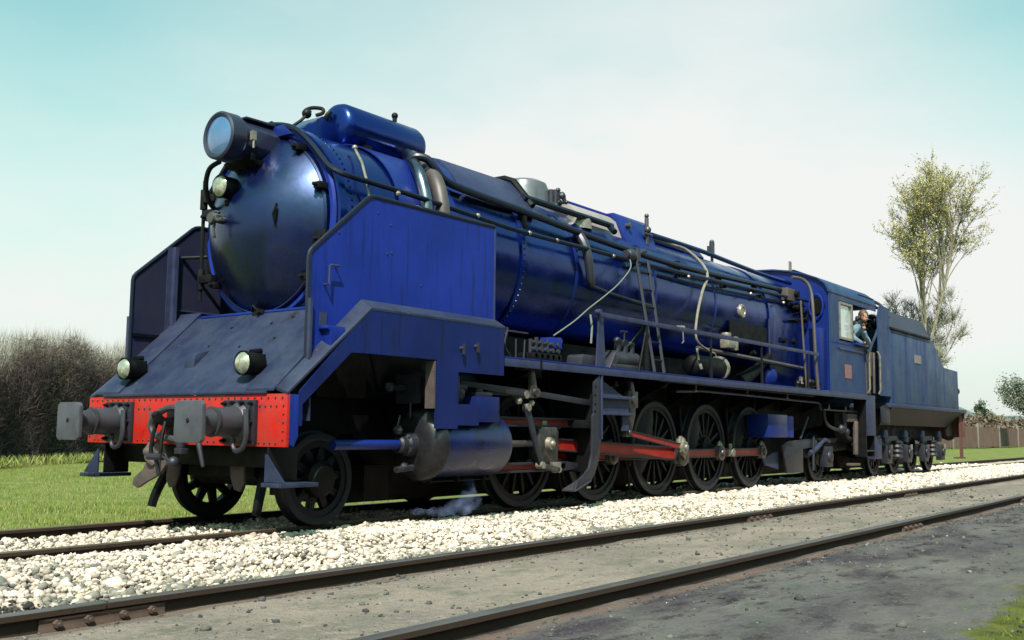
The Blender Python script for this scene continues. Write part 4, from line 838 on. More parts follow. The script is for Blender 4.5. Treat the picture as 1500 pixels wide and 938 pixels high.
part('rear_bead', B().tube([(5.02, -.86, 4.14), (5.02, -.52, 4.54), (5.02, -.36, 4.60), (5.02, .36, 4.60), (5.02, .52, 4.54), (5.02, .86, 4.14)], .055, 8), 'black', cs)
dm = LP('steam_dome', B().lathe([(4.2, .54), (4.34, .43), (4.42, .40), (4.66, .39), (4.76, .35), (4.81, .25), (4.825, .0001)], (5.98, 0, 0), 'z', 48), 'dome_grey')
part('dome_studs', B().cyl((6.14, -.40, 4.25), (6.14, -.40, 4.66), .04).cyl((6.26, -.40, 4.25), (6.26, -.40, 4.68), .045), 'casing_grey', dm)
vv_ = B()
for k in range(26):
    x = 6.12+rng.uniform(0, .36); y = rng.uniform(-.52, -.05); z = rng.uniform(4.34, 4.68)-.1*(k % 2); q = rng.uniform(.025, .06)
    if k % 3: vv_.ball((x, y, z), q, n=8)
    else: vv_.cyl((x, y, z-.12), (x, y, z+.08), q*.7, n=8)
LP('safety_valves', vv_.box(6.1, 6.5, -.5, .2, 4.2, 4.40).tube([(6.3, -.4, 4.55), (6.44, -.4, 4.66), (6.52, -.42, 4.45)], .035, 8, 3), 'casing_grey')
LP('manhole_cover', B().lathe([(4.3, .22), (4.5, .2), (4.53, .0001)], (6.55, -.62, -.22), 'z', 24), 'pale_metal')
def rbox(x0, x1, hw, z0, z1, hw2): return B().prism([(-hw, z0), (-hw2, z1-.1), (-hw2+.12, z1), (hw2-.12, z1), (hw2, z1-.1), (hw, z0)], 'x', x0, x1)
sd = LP('sand_box', rbox(6.46, 7.70, .80, 3.95, 4.50, .62), 'sand_grey', .03)
part('sand_lid', B().box(6.48, 7.72, -.5, .5, 4.495, 4.54).box(7.2, 7.66, -.35, .35, 4.535, 4.59), 'matt_blue', sd, .01)
tu = LP('turret_box', rbox(7.73, 8.75, .84, 3.95, 4.58, .66), 'blue', .03)
part('turret_valves', B().cyl((7.88, -.70, 4.36), (7.88, -.79, 4.36), .045).cyl((7.88, -.76, 4.36), (7.88, -.76, 4.45), .018).cyl((8.45, -.76, 4.1), (8.45, -.76, 4.58), .035).ball((8.45, -.78, 4.38), .06).ball((8.45, -.76, 4.62), .04).cyl((8.32, -.78, 4.30), (8.58, -.78, 4.30), .026), 'steel', tu)
LP('whistle', B().cyl((12.3, -.1, 4.35), (12.3, -.1, 4.6), .03).cyl((12.3, -.1, 4.58), (12.3, -.1, 4.82), .055, n=12).ball((12.3, -.1, 4.84), .05).box(12.2, 12.28, -.16, -.04, 4.55, 4.75), 'casing_grey')
LP('regulator_cover', B().prism([(8.8, 4.3), (8.9, 4.46), (9.8, 4.47), (10.9, 4.42), (11.2, 4.3)], 'y', -.5, -.2), 'boiler_blue', .04)

# pipes and handrails along the near and far sides
def hand(s):
    y = s
    LP('main_pipe', B().tube([(2.62, s*.72, 4.28), (2.66, s*.80, 4.33), (2.76, s*.90, 4.30), (2.84, s*.97, 4.18), (3.0, s*1.02, 4.05), (3.6, s*1.03, 4.0), (4.5, s*1.05, 3.96), (6.0, s*1.07, 3.88), (7.5, s*1.10, 3.82), (9.1, s*1.12, 3.80), (11.4, s*1.08, 3.87), (13.2, s*1.04, 3.93), (14.5, s*1.02, 3.97)], .05, 10, 4), 'pipe_dark')
    LP('handrail', B().tube([(1.04, s*x_, z_) for x_, z_ in ((-.05, 4.47), (.23, 4.42), (.46, 4.33), (.69, 4.15), (.87, 3.97), (1.0, 3.84))]+[(1.08, s*1.12, 3.76), (1.25, s*1.19, 3.72), (2.05, s*1.21, 3.70), (3.4, s*1.21, 3.65), (4.3, s*1.21, 3.62), (5.8, s*1.21, 3.63), (9.0, s*1.20, 3.67), (12, s*1.18, 3.74), (14.7, s*1.16, 3.82)], .032, 8, 4), 'pipe_dark')
    LP('upper_pipe', B().tube([(4.9, s*.78, 4.26), (5.6, s*.78, 4.255), (7.15, s*.78, 4.25), (7.22, s*.79, 4.22), (7.18, s*.90, 4.12)], .05, 8, 3), 'pipe_dark')
    LP('conduit', B().tube([(8.7, s*.72, 4.34), (10.5, s*.72, 4.34), (11.5, s*.74, 4.30), (13, s*.78, 4.24), (14.6, s*.82, 4.22)], .045, 8, 3), 'boiler_blue')
    LP('thin_conduit', B().tube([(8.2, s*1.10, 3.56), (10, s*1.13, 3.56), (12, s*1.13, 3.62), (14.6, s*1.13, 3.70)], .022, 6, 3), 'pipe_dark')
    for x in (4.55, 5.9, 7.55, 9.0, 10.6, 12.2, 13.6):
        i = min(range(13), key=lambda k: abs([2.62, 2.66, 2.76, 2.84, 3, 3.6, 4.5, 6, 7.5, 9.1, 11.4, 13.2, 14.5][k]-x))
        LP('pipe_bracket', B().box(x-.04, x+.04, min(s*.98, s*1.08), max(s*.98, s*1.08), 3.74, 3.90).box(x-.02, x+.02, min(s*1.06, s*1.2), max(s*1.06, s*1.2), 3.62, 3.68), 'black', .006)
    for x in (1.9, 3.35, 4.45, 5.1, 6.6, 9.05, 11.6, 13.2):
        LP('rail_stud', B().ball((x, s*1.225, 3.665 if x < 4 else 3.625), .034, n=8), 'pale_metal')
for s in (-1, 1): hand(s)
LP('clack_pipe', B().tube([(5.92, -1.02, 3.90), (5.92, -1.14, 3.72), (5.94, -1.20, 3.5), (6.02, -1.19, 3.22), (6.08, -1.17, 3.12)], [.075, .055], 10, 4), 'casing_grey')
LP('feed_line', B().tube([(6.05, -1.15, 3.12), (6.6, -1.16, 3.06), (7.3, -1.16, 3.02), (8.0, -1.14, 3.0)], .035, 8), 'pipe_dark')
LP('clack_valve', B().ball((7.15, -1.2, 3.72), .10, (1.3, 1, 1)).cyl((7.0, -1.2, 3.72), (7.3, -1.18, 3.74), .06).tube([(7.3, -1.14, 3.72), (7.45, -1.2, 3.80), (7.62, -1.2, 3.86)], .035, 8, 3).cyl((7.4, -1.18, 3.6), (7.4, -1.18, 3.86), .05), 'casing_grey')
LP('pale_rope', B().tube([(7.0, -1.28, 3.62), (6.9, -1.34, 3.46), (6.52, -1.36, 3.18), (6.1, -1.36, 2.94), (5.72, -1.36, 2.74), (5.35, -1.35, 2.52), (4.86, -1.34, 2.28)], .010, 6, 4), 'rope')
LP('oil_drip_pipe', B().tube([(6.0, -1.2, 2.68), (5.95, -1.26, 2.5), (5.86, -1.3, 2.25)], .016, 6), 'rope')
LP('vent_hose', B().tube([(8.75, -.66, 4.30), (9.4, -.72, 4.28), (9.8, -.80, 4.24), (9.96, -1.02, 4.0), (9.86, -1.18, 3.75), (9.62, -1.2, 3.45), (9.42, -1.22, 3.13), (9.3, -1.24, 2.9), (9.22, -1.26, 2.68), (9.3, -1.27, 2.52), (9.75, -1.27, 2.40), (9.95, -1.27, 2.36), (9.97, -1.27, 2.18)], [.030, .017], 8, 4), 'pale_cloth')

# running boards with valance
for s in (-1, 1):
    a_, b_ = sorted((s*.70, s*1.60)); rbd = LP('running_board', B().box(3.36, 17.05, a_, b_, 1.885, 1.905), 'blue', .003)
    a_, b_ = sorted((s*1.575, s*1.605)); part('valance', B().box(3.36, 17.05, a_, b_, 1.785, 1.882), 'edge_grey', rbd, .006)
    br = B()
    for x in np.arange(4.3, 16.8, 1.25): br.prism([(s*.66, 1.45), (s*.66, 1.88), (s*1.5, 1.88), (s*1.5, 1.83)], 'x', x-.012, x+.012)
    part('board_brackets', br, 'black', rbd)
    part('joint_strap', B().box(4.18, 4.22, min(s*1.606, s*1.612), max(s*1.606, s*1.612), 1.79, 1.90), 'black', rbd)
# side guard rail
gr_ = LP('guard_rail', B().box(5.62, 14.2, -1.565, -1.545, 2.60, 2.67), 'edge_grey', .006)
part('rail_end', B().cyl((5.62, -1.54, 2.66), (5.62, -1.62, 2.66), .04, n=10), 'edge_grey', gr_)
for x, w in ((5.72, .10), (7.02, .05), (9.2, .03), (11.3, .03), (13.6, .03)):
    part('post', B().prism([(x-w*.55, 2.60), (x+w*.5, 2.60), (x+w*1.2, 1.91), (x-w*1.2, 1.91)], 'y', -1.56, -1.535), 'edge_grey' if x < 6 else 'iron', gr_)
part('brace', B().cyl((7.05, -1.54, 2.62), (6.55, -1.2, 1.95), .025).cyl((7.05, -1.54, 2.62), (6.8, -1.54, 1.91), .02), 'black', gr_)
for y in (1,): LP('guard_rail', B().box(5.62, 14.2, 1.545, 1.565, 2.60, 2.67), 'edge_grey', .006)
# ladder
lad = LP('ladder', B().tube([(7.26, -1.24, 3.68), (7.22, -1.57, 1.91)], .026, 6), 'casing_grey')
part('stile', B().tube([(7.62, -1.24, 3.70), (7.52, -1.57, 1.91)], .026, 6), 'casing_grey', lad)
for k in range(6):
    t = .12+k*.155; part('rung', B().cyl((7.26-.04*t, -1.24-.33*t, 3.68-1.77*t), (7.62-.1*t, -1.24-.33*t, 3.70-1.79*t), .016, n=6), 'iron', lad)

# fittings on the near running board
lu = LP('lubricator', B().box(4.3, 4.95, -1.42, -1.16, 1.91, 2.02), 'iron', .01)
lb = B()
for i in range(5):
    for j in range(3): lb.cyl((4.36+i*.13, -1.42+.0*j, 1.98+j*.085), (4.36+i*.13, -1.36, 1.98+j*.085), .032, n=8)
    lb.cyl((4.36+i*.13, -1.32, 2.0), (4.36+i*.13, -1.32, 2.20+.03*(i % 2)), .03, n=8)
part('oil_cups', lb, 'casing_grey', lu); part('drive_box', B().box(4.74, 4.98, -1.4, -1.2, 2.1, 2.25).cyl((4.98, -1.3, 2.2), (5.06, -1.3, 2.22), .06), 'matt_blue', lu, .01)
part('feed_lines', B().tube([(4.0, -1.35, 1.91), (4.0, -1.35, 2.17)], .012, 5).tube([(4.17, -1.35, 1.91), (4.19, -1.35, 2.17)], .012, 5).tube([(3.75, -1.4, 2.20), (3.95, -1.2, 2.28), (4.6, -1.1, 2.3)], .014, 5, 3).tube([(3.62, -1.55, 1.92), (3.5, -1.55, 2.05), (3.62, -1.5, 2.25), (4.0, -1.2, 2.32)], .012, 5, 3), 'casing_grey', lu)
LP('tool_box', B().prism([(5.30, 1.91), (5.92, 1.91), (5.90, 2.02), (5.86, 2.06), (5.36, 2.06), (5.32, 2.02)], 'y', -1.50, -1.25), 'casing_grey', .012)
ap_ = LP('water_pump', B().cyl((6.30, -1.35, 2.06), (6.98, -1.35, 2.06), .13, n=20).box(6.2, 7.0, -1.5, -1.2, 1.91, 1.98).prism([(6.12, 1.91), (6.3, 2.16), (6.5, 2.16), (6.5, 1.91)], 'y', -1.45, -1.25), 'casing_grey', .012)
part('pump_valves', B().cyl((6.45, -1.38, 2.15), (6.45, -1.38, 2.33), .05).cyl((6.65, -1.38, 2.15), (6.65, -1.38, 2.36), .055).cyl((6.85, -1.38, 2.15), (6.85, -1.38, 2.30), .05).cyl((6.65, -1.38, 2.36), (6.65, -1.38, 2.48), .014).cyl((6.56, -1.38, 2.48), (6.74, -1.38, 2.48), .016).ball((6.45, -1.38, 2.33), .06).ball((6.85, -1.38, 2.3), .06), 'grey_iron', ap_)
LP('small_reservoir', B().lathe([(8.95, .0001), (8.96, .1), (9.0, .16), (9.08, .185), (10.0, .185), (10.08, .16), (10.1, .1), (10.1, .0001)], (0, -1.28, 2.12), 'x', 32), 'black')
LP('reservoir_flange', B().cyl((10.0, -1.28, 2.12), (10.06, -1.28, 2.12), .22, n=20).cyl((10.07, -1.28, 2.12), (10.14, -1.28, 2.12), .15, n=16).tube([(9.0, -1.42, 2.2), (8.98, -1.4, 2.4)], .02, 6).tube([(9.02, -1.46, 2.05), (9.0, -1.44, 2.14)], .03, 6), 'pale_metal', .004)
LP('injector', B().box(10.45, 10.75, -1.3, -1.12, 2.52, 2.68).cyl((10.55, -1.2, 2.72), (10.55, -1.2, 2.80), .09, n=14).cyl((10.9, -1.2, 2.5), (10.9, -1.2, 2.75), .07, n=12), 'pale_metal', .02)
LP('lower_pipe', B().tube([(9.6, -1.1, 2.46), (10.6, -1.12, 2.44), (11.6, -1.14, 2.42), (14.3, -1.18, 2.36)], .04, 8, 3), 'pipe_brown')
LP('cock', B().cyl((8.6, -1.22, 2.72), (8.72, -1.3, 2.72), .04).tube([(8.68, -1.3, 2.66), (8.7, -1.3, 2.5), (8.64, -1.3, 2.46)], .012, 5), 'pale_metal')
LP('cab_front_pipe', B().tube([(14.0, -1.1, 4.26), (14.22, -1.25, 4.22), (14.3, -1.38, 4.0), (14.24, -1.45, 3.4), (14.22, -1.48, 2.6), (14.28, -1.5, 1.91)], .035, 8, 4), 'pipe_brown')
LP('cab_front_rod', B().tube([(13.62, -1.42, 3.7), (13.62, -1.46, 2.8), (13.64, -1.5, 1.91)], .022, 6), 'pipe_brown')
gv = B()
for k in range(9):
    x = 13.3+rng.uniform(0, 1.3); z = rng.uniform(1.95, 2.14); gv.cyl((x, -1.4, 1.91), (x, -1.4, z), rng.uniform(.03, .06)); gv.ball((x, -1.42, z), rng.uniform(.05, .09), n=8)
LP('cab_valves', gv, 'iron')
LP('valve_tags', B().box(13.45, 13.55, -1.48, -1.46, 2.0, 2.12).box(14.0, 14.12, -1.05, -1.03, 4.40, 4.6), 'pale_cloth')
gv = B()
for k in range(10):
    x = 13.5+rng.uniform(0, .9); z = rng.uniform(3.3, 3.95); gv.cyl((x, -1.1, z), (x, -1.28, z), rng.uniform(.03, .07), n=8)
LP('backhead_fittings', gv, 'black')
LP('fitting_block', B().box(13.5, 13.9, -1.2, -1.05, 3.72, 3.98), 'rust_grey', .02)

# cylinders
for s in (-1, 1):
    y = s*1.28; z = .84
    cy = LP('cylinder', B().lathe([(2.36, .375), (3.52, .375), (3.56, .36), (3.60, .30)], (0, y, z), 'x', 48), 'cylinder_paint')
    part('cylinder_cover', B().lathe([(2.13, .0001), (2.14, .2), (2.165, .30), (2.21, .37), (2.26, .405), (2.33, .412), (2.347, .40), (2.36, .37)], (0, y, z), 'x', 48), 'cover_grey', cy)
    part('cover_seam', B().box(2.15, 2.18, y-.006, y+.006, z-.3, z+.32), 'black', cy)
    part('tail_rod', B().cyl((.95, y, z), (2.1, y, z), .055, n=16), 'blue', cy)
    part('tail_gland', B().lathe([(1.92, .07), (1.94, .095), (2.02, .095), (2.04, .125), (2.10, .13), (2.17, .14)], (0, y, z), 'x', 20), 'grey_iron', cy)
    gb = B()
    for k in range(8): t = k*math.pi/4; gb.cyl((2.02, y+.11*math.cos(t), z+.11*math.sin(t)), (2.07, y+.11*math.cos(t), z+.11*math.sin(t)), .016, n=6)
    gb.ball((1.9, y-.02, z+.16), .06, n=8).cyl((1.86, y-.05, z+.2), (1.9, y-.05, z+.32), .014).ball((1.93, y-.1, z-.24), .05, n=8).cyl((1.8, y-.1, z-.27), (2.06, y-.1, z-.25), .035).cyl((2.12, y, z+.3), (2.12, y, z+.47), .014)
    part('gland_fittings', gb, 'grey_iron', cy)
    vc = LP('valve_chest', B().lathe([(2.20, .12), (2.24, .2), (2.34, .215), (3.20, .215), (3.24, .15), (3.26, .08)], (0, s*1.20, 1.47), 'x', 28), 'iron')
    part('valve_spindle', B().cyl((1.82, s*1.2, 1.47), (2.2, s*1.2, 1.47), .03).ball((1.86, s*1.2, 1.47), .06, n=8).cyl((3.2, s*1.2, 1.47), (4.25, s*1.2, 1.47), .026).box(2.14, 2.2, s*1.2-.16, s*1.2+.16, 1.3, 1.62), 'grey_iron', vc)
    part('steam_block', B().box(2.4, 3.5, min(s*.66, s*1.45), max(s*.66, s*1.45), 1.05, 1.28), 'black', vc)
    part('chest_gland', B().cyl((2.62, s*1.5, 1.32), (2.62, s*1.5, 1.62), .06).cyl((2.62, s*1.5, 1.5), (2.8, s*1.5, 1.5), .05).ball((2.7, s*1.45, 1.42), .12, n=10), 'grey_iron', vc)
    dcb = B(); [dcb.cyl((x, y, .49), (x, y, .40), .03, n=8) for x in (2.45, 2.95, 3.45)]; dcb.cyl((2.35, y-s*0, .42), (3.6, y, .42), .012)
    part('drain_cocks', dcb, 'black', cy)
# ------------------------------------------------------------------ wheels
def wheel_meshes(r, nsp, hub, spw, disc=False):
    w = B().lathe([(-.05, r-.075), (-.05, r-.15), (.05, r-.15), (.05, r-.075)], (0, 0, 0), 'y', 64, ring=True)
    w.lathe([(-.085, .0001), (-.085, hub*.6), (-.075, hub), (.07, hub), (.075, .0001)], (0, 0, 0), 'y', 28)
    ty = B().lathe([(-.062, r-.075), (-.066, r-.06), (-.066, r-.006), (-.058, r), (.03, r+.002), (.04, r+.012), (.048, r+.028), (.06, r+.028), (.066, r+.01), (.066, r-.075)], (0, 0, 0), 'y', 64, ring=True)
    sp_ = B().prism([(-spw*1.25, hub*.9), (spw*1.25, hub*.9), (spw*.8, r-.14), (-spw*.8, r-.14)], 'y', -.032, .032)
    M_ = [w.mesh('wheel_centre'), ty.mesh('tyre'), sp_.mesh('spoke', .008)]
    for q in M_: q.materials.append(MATS['wheel_iron'])
    M_[1].materials.clear(); M_[1].materials.append(MATS['tyre_iron']); return M_
DM = wheel_meshes(.754, 15, .17, .026); SM = wheel_meshes(.48, 10, .14, .045); TM = wheel_meshes(.50, 9, .14, .04)
def put_wheel(name, Ms, parent, x, y, z, nsp, weight=None, rot0=0., crank=None):
    far = y > 0; o = obj(name, Ms[0], None, parent, (x, y, z), (0, 0, math.pi if far else 0)); obj('tyre', Ms[1], None, o)
    for k in range(nsp): obj('spoke', Ms[2], None, o, (0, 0, 0), (0, rot0+2*math.pi*k/nsp, 0))
    if weight:
        r, a0, a1 = weight; pl = arc(0, 0, r-.085, a0, a1, 14)+[(math.cos(R(a1))*(r-.33), math.sin(R(a1))*(r-.33)), (math.cos(R(a0))*(r-.33), math.sin(R(a0))*(r-.33))]
        part('counterweight', B().prism(pl, 'y', -.06, -.02), 'wheel_iron', o, .005)
    if crank: part('crank_boss', B().lathe([(-.12, .10), (-.11, .12), (.04, .13)], (crank[0]*(-1 if far else 1), 0, crank[1]), 'y', 20).prism([(0, -.15), (0, .15), (crank[0]*(-1 if far else 1), crank[1]+.11), (crank[0]*(-1 if far else 1), crank[1]-.11)], 'y', -.09, .04), 'wheel_iron', o)
    return o
DX = [4.6586+1.8525*k for k in range(5)]; CR = (.27, -.10); CRF = (.10, .27)
for k, x in enumerate(DX):
    for s in (-1, 1):
        cr = CR if s < 0 else CRF; ang = math.degrees(math.atan2(cr[1], cr[0]))+180; hw = 62 if k == 2 else 38
        put_wheel('driving_wheel', DM, loco, x, s*.89, .754, 15, (.754, ang-hw, ang+hw) if s < 0 else (.754, 180-ang-hw, 180-ang+hw), .1*k, cr)
    LP('axle', B().cyl((x, -.85, .754), (x, .85, .754), .09, n=14), 'black')
for s in (-1, 1):
    put_wheel('leading_wheel', SM, loco, 1.08, s*.89, .48, 10, None, .2)
    put_wheel('trailing_wheel', TM, loco, 15.55, s*.89, .50, 9, None, .1)
LP('axle', B().cyl((1.08, -.85, .48), (1.08, .85, .48), .08), 'black'); LP('axle', B().cyl((15.55, -.85, .5), (15.55, .85, .5), .08), 'black')
for s in (-1, 1): LP('axle_hub_cap', B().lathe([(-1.06, .0001), (-1.05, .14), (-1.0, .19), (-.93, .2)] if s < 0 else [(.93, .2), (1.0, .19), (1.05, .14), (1.06, .0001)], (1.08, 0, .48), 'y', 24), 'iron')
# brake shoes and hangers between the drivers
for k, x in enumerate(DX):
    for s in (-1,):
        LP('brake_shoe', B().prism([(x-.80, .95), (x-.74, 1.02), (x-.66, .70), (x-.74, .48), (x-.82, .46), (x-.78, .70)], 'y', s*.93, s*.84).cyl((x-.80, s*.88, .72), (x-.88, s*.88, 1.45), .025), 'iron', .006)
LP('sand_pipe', B().tube([(7.2, -.95, 1.9), (7.25, -.96, 1.2), (7.5, -.93, .4), (7.62, -.9, .12)], .02, 6, 3), 'iron'); LP('sand_pipe', B().tube([(5.3, -.95, 1.9), (5.4, -.96, 1.2), (5.6, -.93, .4), (5.76, -.9, .12)], .02, 6, 3), 'iron')

# ------------------------------------------------------------------ motion (near side, and its plain twin on the far side)
def bar(p0, p1, h0, h1, y0, y1):
    d = Vector((p1[0]-p0[0], 0, p1[1]-p0[1])).normalized(); n = Vector((-d.z, 0, d.x))
    return B().prism([(p0[0]-n.x*h0, p0[1]-n.z*h0), (p1[0]-n.x*h1, p1[1]-n.z*h1), (p1[0]+n.x*h1, p1[1]+n.z*h1), (p0[0]+n.x*h0, p0[1]+n.z*h0)], 'y', y0, y1)
def rod(name, p0, p1, h0, h1, y, t=.03, web='rod_red', fl='grey_iron', inset=.03):
    o = LP(name, bar(p0, p1, h0*.72, h1*.72, y-t*.4, y+t*.4), web)
    d = Vector((p1[0]-p0[0], 0, p1[1]-p0[1])).normalized(); n = Vector((-d.z, 0, d.x))
    for sg in (-1, 1):
        a = (p0[0]+n.x*sg*h0*.86, p0[1]+n.z*sg*h0*.86); b = (p1[0]+n.x*sg*h1*.86, p1[1]+n.z*sg*h1*.86)
        part('flange', bar(a, b, h0*.13, h1*.13, y-t, y+t), fl, o, .004)
    return o
def boss(x, z, y, r=.13, t=.07, mat='steel', cup=True):
    o = LP('rod_bearing', B().lathe([(-t, r*.55), (-t, r*.8), (-t*.8, r), (t, r)], (x, y, z), 'y', 22), mat)
    part('bearing_cap', B().cyl((x, y-t, z), (x, y-t-.035, z), r*.5, r*.42, 12).box(x-r*1.25, x+r*1.25, y-t*.5, y+t*.8, z-r*.75, z+r*.75), mat, o, .008)
    if cup: part('oil_cup', B().cyl((x, y, z+r*.9), (x, y, z+r*1.35), r*.42, r*.36, 10).cyl((x, y, z+r*1.35), (x, y, z+r*1.55), r*.2, n=8), 'pale_metal', o)
    return o
pins = [(x+CR[0], .754+CR[1]) for x in DX]
for i in range(4):
    rod('coupling_rod', (pins[i][0]+.1, pins[i][1]), (pins[i+1][0]-.1, pins[i+1][1]), .075, .075, -1.07, .03)
for i, p_ in enumerate(pins): boss(p_[0], p_[1], -1.07, .135 if i != 2 else .15, .06)
LP('knuckle_joint', B().cyl((pins[3][0]+.42, -1.0, pins[3][1]), (pins[3][0]+.42, -1.16, pins[3][1]), .075, n=14).box(pins[3][0]+.3, pins[3][0]+.54, -1.12, -1.02, pins[3][1]-.06, pins[3][1]+.06).cyl((pins[3][0]+.42, -1.08, pins[3][1]+.06), (pins[3][0]+.42, -1.08, pins[3][1]+.16), .04), 'pale_metal', .01)
XP = (4.72, .84); MP = pins[2]
rod('connecting_rod', (XP[0]+.2, XP[1]-.008), (MP[0]-.18, MP[1]+.01), .085, .11, -1.26, .035)
boss(MP[0], MP[1], -1.26, .19, .075)
# slide bars and crosshead
for z, x1 in ((1.12, 5.42), (.54, 5.15)):
    o = LP('slide_bar', B().box(3.62, x1, -1.285, -1.255, z-.032, z+.032), 'rod_red')
    part('bar_edge', B().box(3.62, x1+.05, -1.33, -1.21, z+.034, z+.062).box(3.62, x1+.05, -1.33, -1.21, z-.062, z-.034), 'grey_iron', o, .004)
    part('bar_nose', B().prism([(x1+.05, z+.062), (x1+.05, z-.062), (x1+.34, z-.03), (x1+.34, z+.03)], 'y', -1.33, -1.21), 'grey_iron', o, .006)
LP('piston_rod', B().cyl((3.5, -1.28, .84), (4.55, -1.28, .84), .045, n=14), 'steel'); LP('piston_gland', B().lathe([(3.58, .2), (3.64, .17), (3.66, .11), (3.8, .10), (3.82, .06)], (0, -1.28, .84), 'x', 20), 'iron')
xh = LP('crosshead', B().prism([(4.50, .62), (4.50, 1.03), (4.58, 1.06), (4.90, 1.06), (4.96, 1.0), (4.94, .62), (4.86, .58), (4.56, .58)], 'y', -1.37, -1.19), 'steel', .02)
part('wrist_pin', B().cyl((XP[0], -1.37, XP[1]), (XP[0], -1.43, XP[1]), .09, .075, 16).ball((XP[0], -1.43, XP[1]), .045), 'pale_metal', xh)
part('crosshead_shoe', B().box(4.42, 5.02, -1.36, -1.18, .60, .64).box(4.42, 5.02, -1.36, -1.18, 1.03, 1.065), 'iron', xh, .006)
part('drop_arm', B().prism([(4.75, .60), (4.95, .60), (4.92, .46), (4.80, .46)], 'y', -1.42, -1.36).cyl((4.86, -1.36, .5), (4.86, -1.46, .5), .04).cyl((4.72, -1.28, 1.06), (4.72, -1.28, 1.14), .05), 'pale_metal', xh, .006)
LP('union_link', bar((4.42, .57), (4.86, .50), .035, .035, -1.46, -1.42), 'steel', .008)
LP('combination_lever', bar((4.08, 1.34), (4.42, .57), .055, .04, -1.475, -1.44), 'grey_iron', .01)
LP('lever_pins', B().cyl((4.1, -1.42, 1.30), (4.1, -1.5, 1.30), .05).cyl((4.05, -1.3, 1.46), (4.05, -1.5, 1.46), .05).cyl((4.42, -1.4, .57), (4.42, -1.5, .57), .045).ball((3.95, -1.44, 1.38), .05, n=8).ball((4.2, -1.46, 1.36), .045, n=8), 'pale_metal')
LP('radius_rod', bar((2.75, 1.55), (4.15, 1.475), .03, .05, -1.49, -1.455).prism([(4.15, 1.525), (5.55, 1.44), (5.55, 1.36), (4.15, 1.45)], 'y', -1.49, -1.455), 'grey_iron', .006)
LP('rod_support', B().prism([(4.10, 1.80), (4.18, 1.80), (4.24, 1.55), (4.26, 1.42), (4.10, 1.42), (4.12, 1.6)], 'y', -1.52, -1.46).cyl((4.2, -1.45, 1.49), (4.2, -1.56, 1.49), .06, n=12).box(4.02, 4.2, -1.5, -1.3, 1.78, 1.83), 'steel', .01)
# motion bracket with its hanging step
mb = LP('step_strap', B().prism([(5.62, 1.78), (5.66, 1.78), (5.675, 1.2), (5.67, .85), (5.62, .62), (5.52, .44), (5.40, .32), (5.22, .26), (5.02, .22), (5.08, .34), (5.24, .42), (5.38, .52), (5.45, .70), (5.46, 1.0), (5.46, 1.22), (5.50, 1.25), (5.50, 1.68)], 'y', -1.585, -1.55), 'grey_iron', .004)
part('step_tread', B().add([(5.02, -1.60, .215), (5.40, -1.60, .335), (5.40, -1.38, .335), (5.02, -1.38, .215), (5.02, -1.60, .235), (5.40, -1.60, .355), (5.40, -1.38, .355), (5.02, -1.38, .235)], [(3, 2, 1, 0), (4, 5, 6, 7), (0, 1, 5, 4), (1, 2, 6, 5), (2, 3, 7, 6), (3, 0, 4, 7)]), 'buffer_grey', mb)
part('strap_flange', B().box(5.675, 5.70, -1.60, -1.42, .9, 1.78), 'edge_grey', mb, .004)
part('strap_holes', B().cyl((5.53, -1.58, 1.62), (5.53, -1.588, 1.62), .022, n=8).cyl((5.52, -1.58, 1.50), (5.52, -1.588, 1.50), .022, n=8).cyl((5.52, -1.58, 1.38), (5.52, -1.588, 1.38), .022, n=8).cyl((5.52, -1.58, 1.28), (5.52, -1.588, 1.28), .022, n=8), 'black', mb)
part('guide_yoke', B().box(5.30, 5.66, -1.54, -.66, 1.05, 1.16).box(5.56, 5.64, -1.5, -.66, .45, 1.8), 'iron', mb, .01)
lk = LP('link_bracket', B().box(5.72, 6.58, -1.50, -1.47, 1.24, 1.52).prism([(5.72, 1.52), (6.40, 1.52), (5.72, 1.77)], 'y', -1.50, -1.47).box(6.40, 6.58, -1.50, -1.47, 1.02, 1.24), 'edge_grey')
part('bracket_ribs', B().box(5.72, 6.60, -1.56, -1.50, 1.47, 1.515).box(5.72, 6.60, -1.56, -1.50, 1.24, 1.28), 'edge_grey', lk, .006)
LP('expansion_link', B().prism([(6.70, 1.75), (6.78, 1.75), (6.86, 1.5), (6.84, 1.25), (6.74, 1.02), (6.62, 1.02), (6.66, 1.25), (6.70, 1.5)], 'y', -1.46, -1.40).box(6.62, 6.9, -1.47, -1.39, 1.36, 1.6).cyl((6.74, -1.38, 1.48), (6.74, -1.52, 1.48), .07, n=14), 'steel', .008)
EP = (6.62, 1.0); RC = (MP[0]-.22, MP[1]+.12)
rod('eccentric_rod', (EP[0]+.08, EP[1]-.01), (RC[0]-.08, RC[1]+.01), .045, .05, -1.42, .025); boss(EP[0], EP[1], -1.42, .07, .05, 'steel', True); boss(RC[0], RC[1], -1.42, .10, .05, 'pale_metal', True)
LP('return_crank', bar(MP, RC, .09, .07, -1.38, -1.34), 'pale_metal', .012)
LP('weight_shaft', B().cyl((6.4, -1.4, 1.7), (6.4, 1.4, 1.7), .05).prism([(6.36, 1.7), (6.5, 1.72), (6.1, 1.48), (6.04, 1.52)], 'y', -1.38, -1.34), 'iron')
LP('reversing_rod', B().tube([(8.3, -1.36, 1.66), (9.2, -1.38, 1.70), (11, -1.38, 1.69), (14.6, -1.38, 1.655), (14.7, -1.38, 1.6), (14.72, -1.38, 1.5)], .022, 8), 'edge_grey')
for x in (8.95, 11.0, 12.9): LP('rod_stud', B().cyl((x, -1.38, 1.70), (x+.03, -1.38, 1.80), .016).ball((x, -1.38, 1.70), .035, n=8), 'pale_metal')
LP('sill_pipe', B().tube([(7.6, -1.45, 1.80), (14.2, -1.45, 1.775)], .016, 6), 'iron')
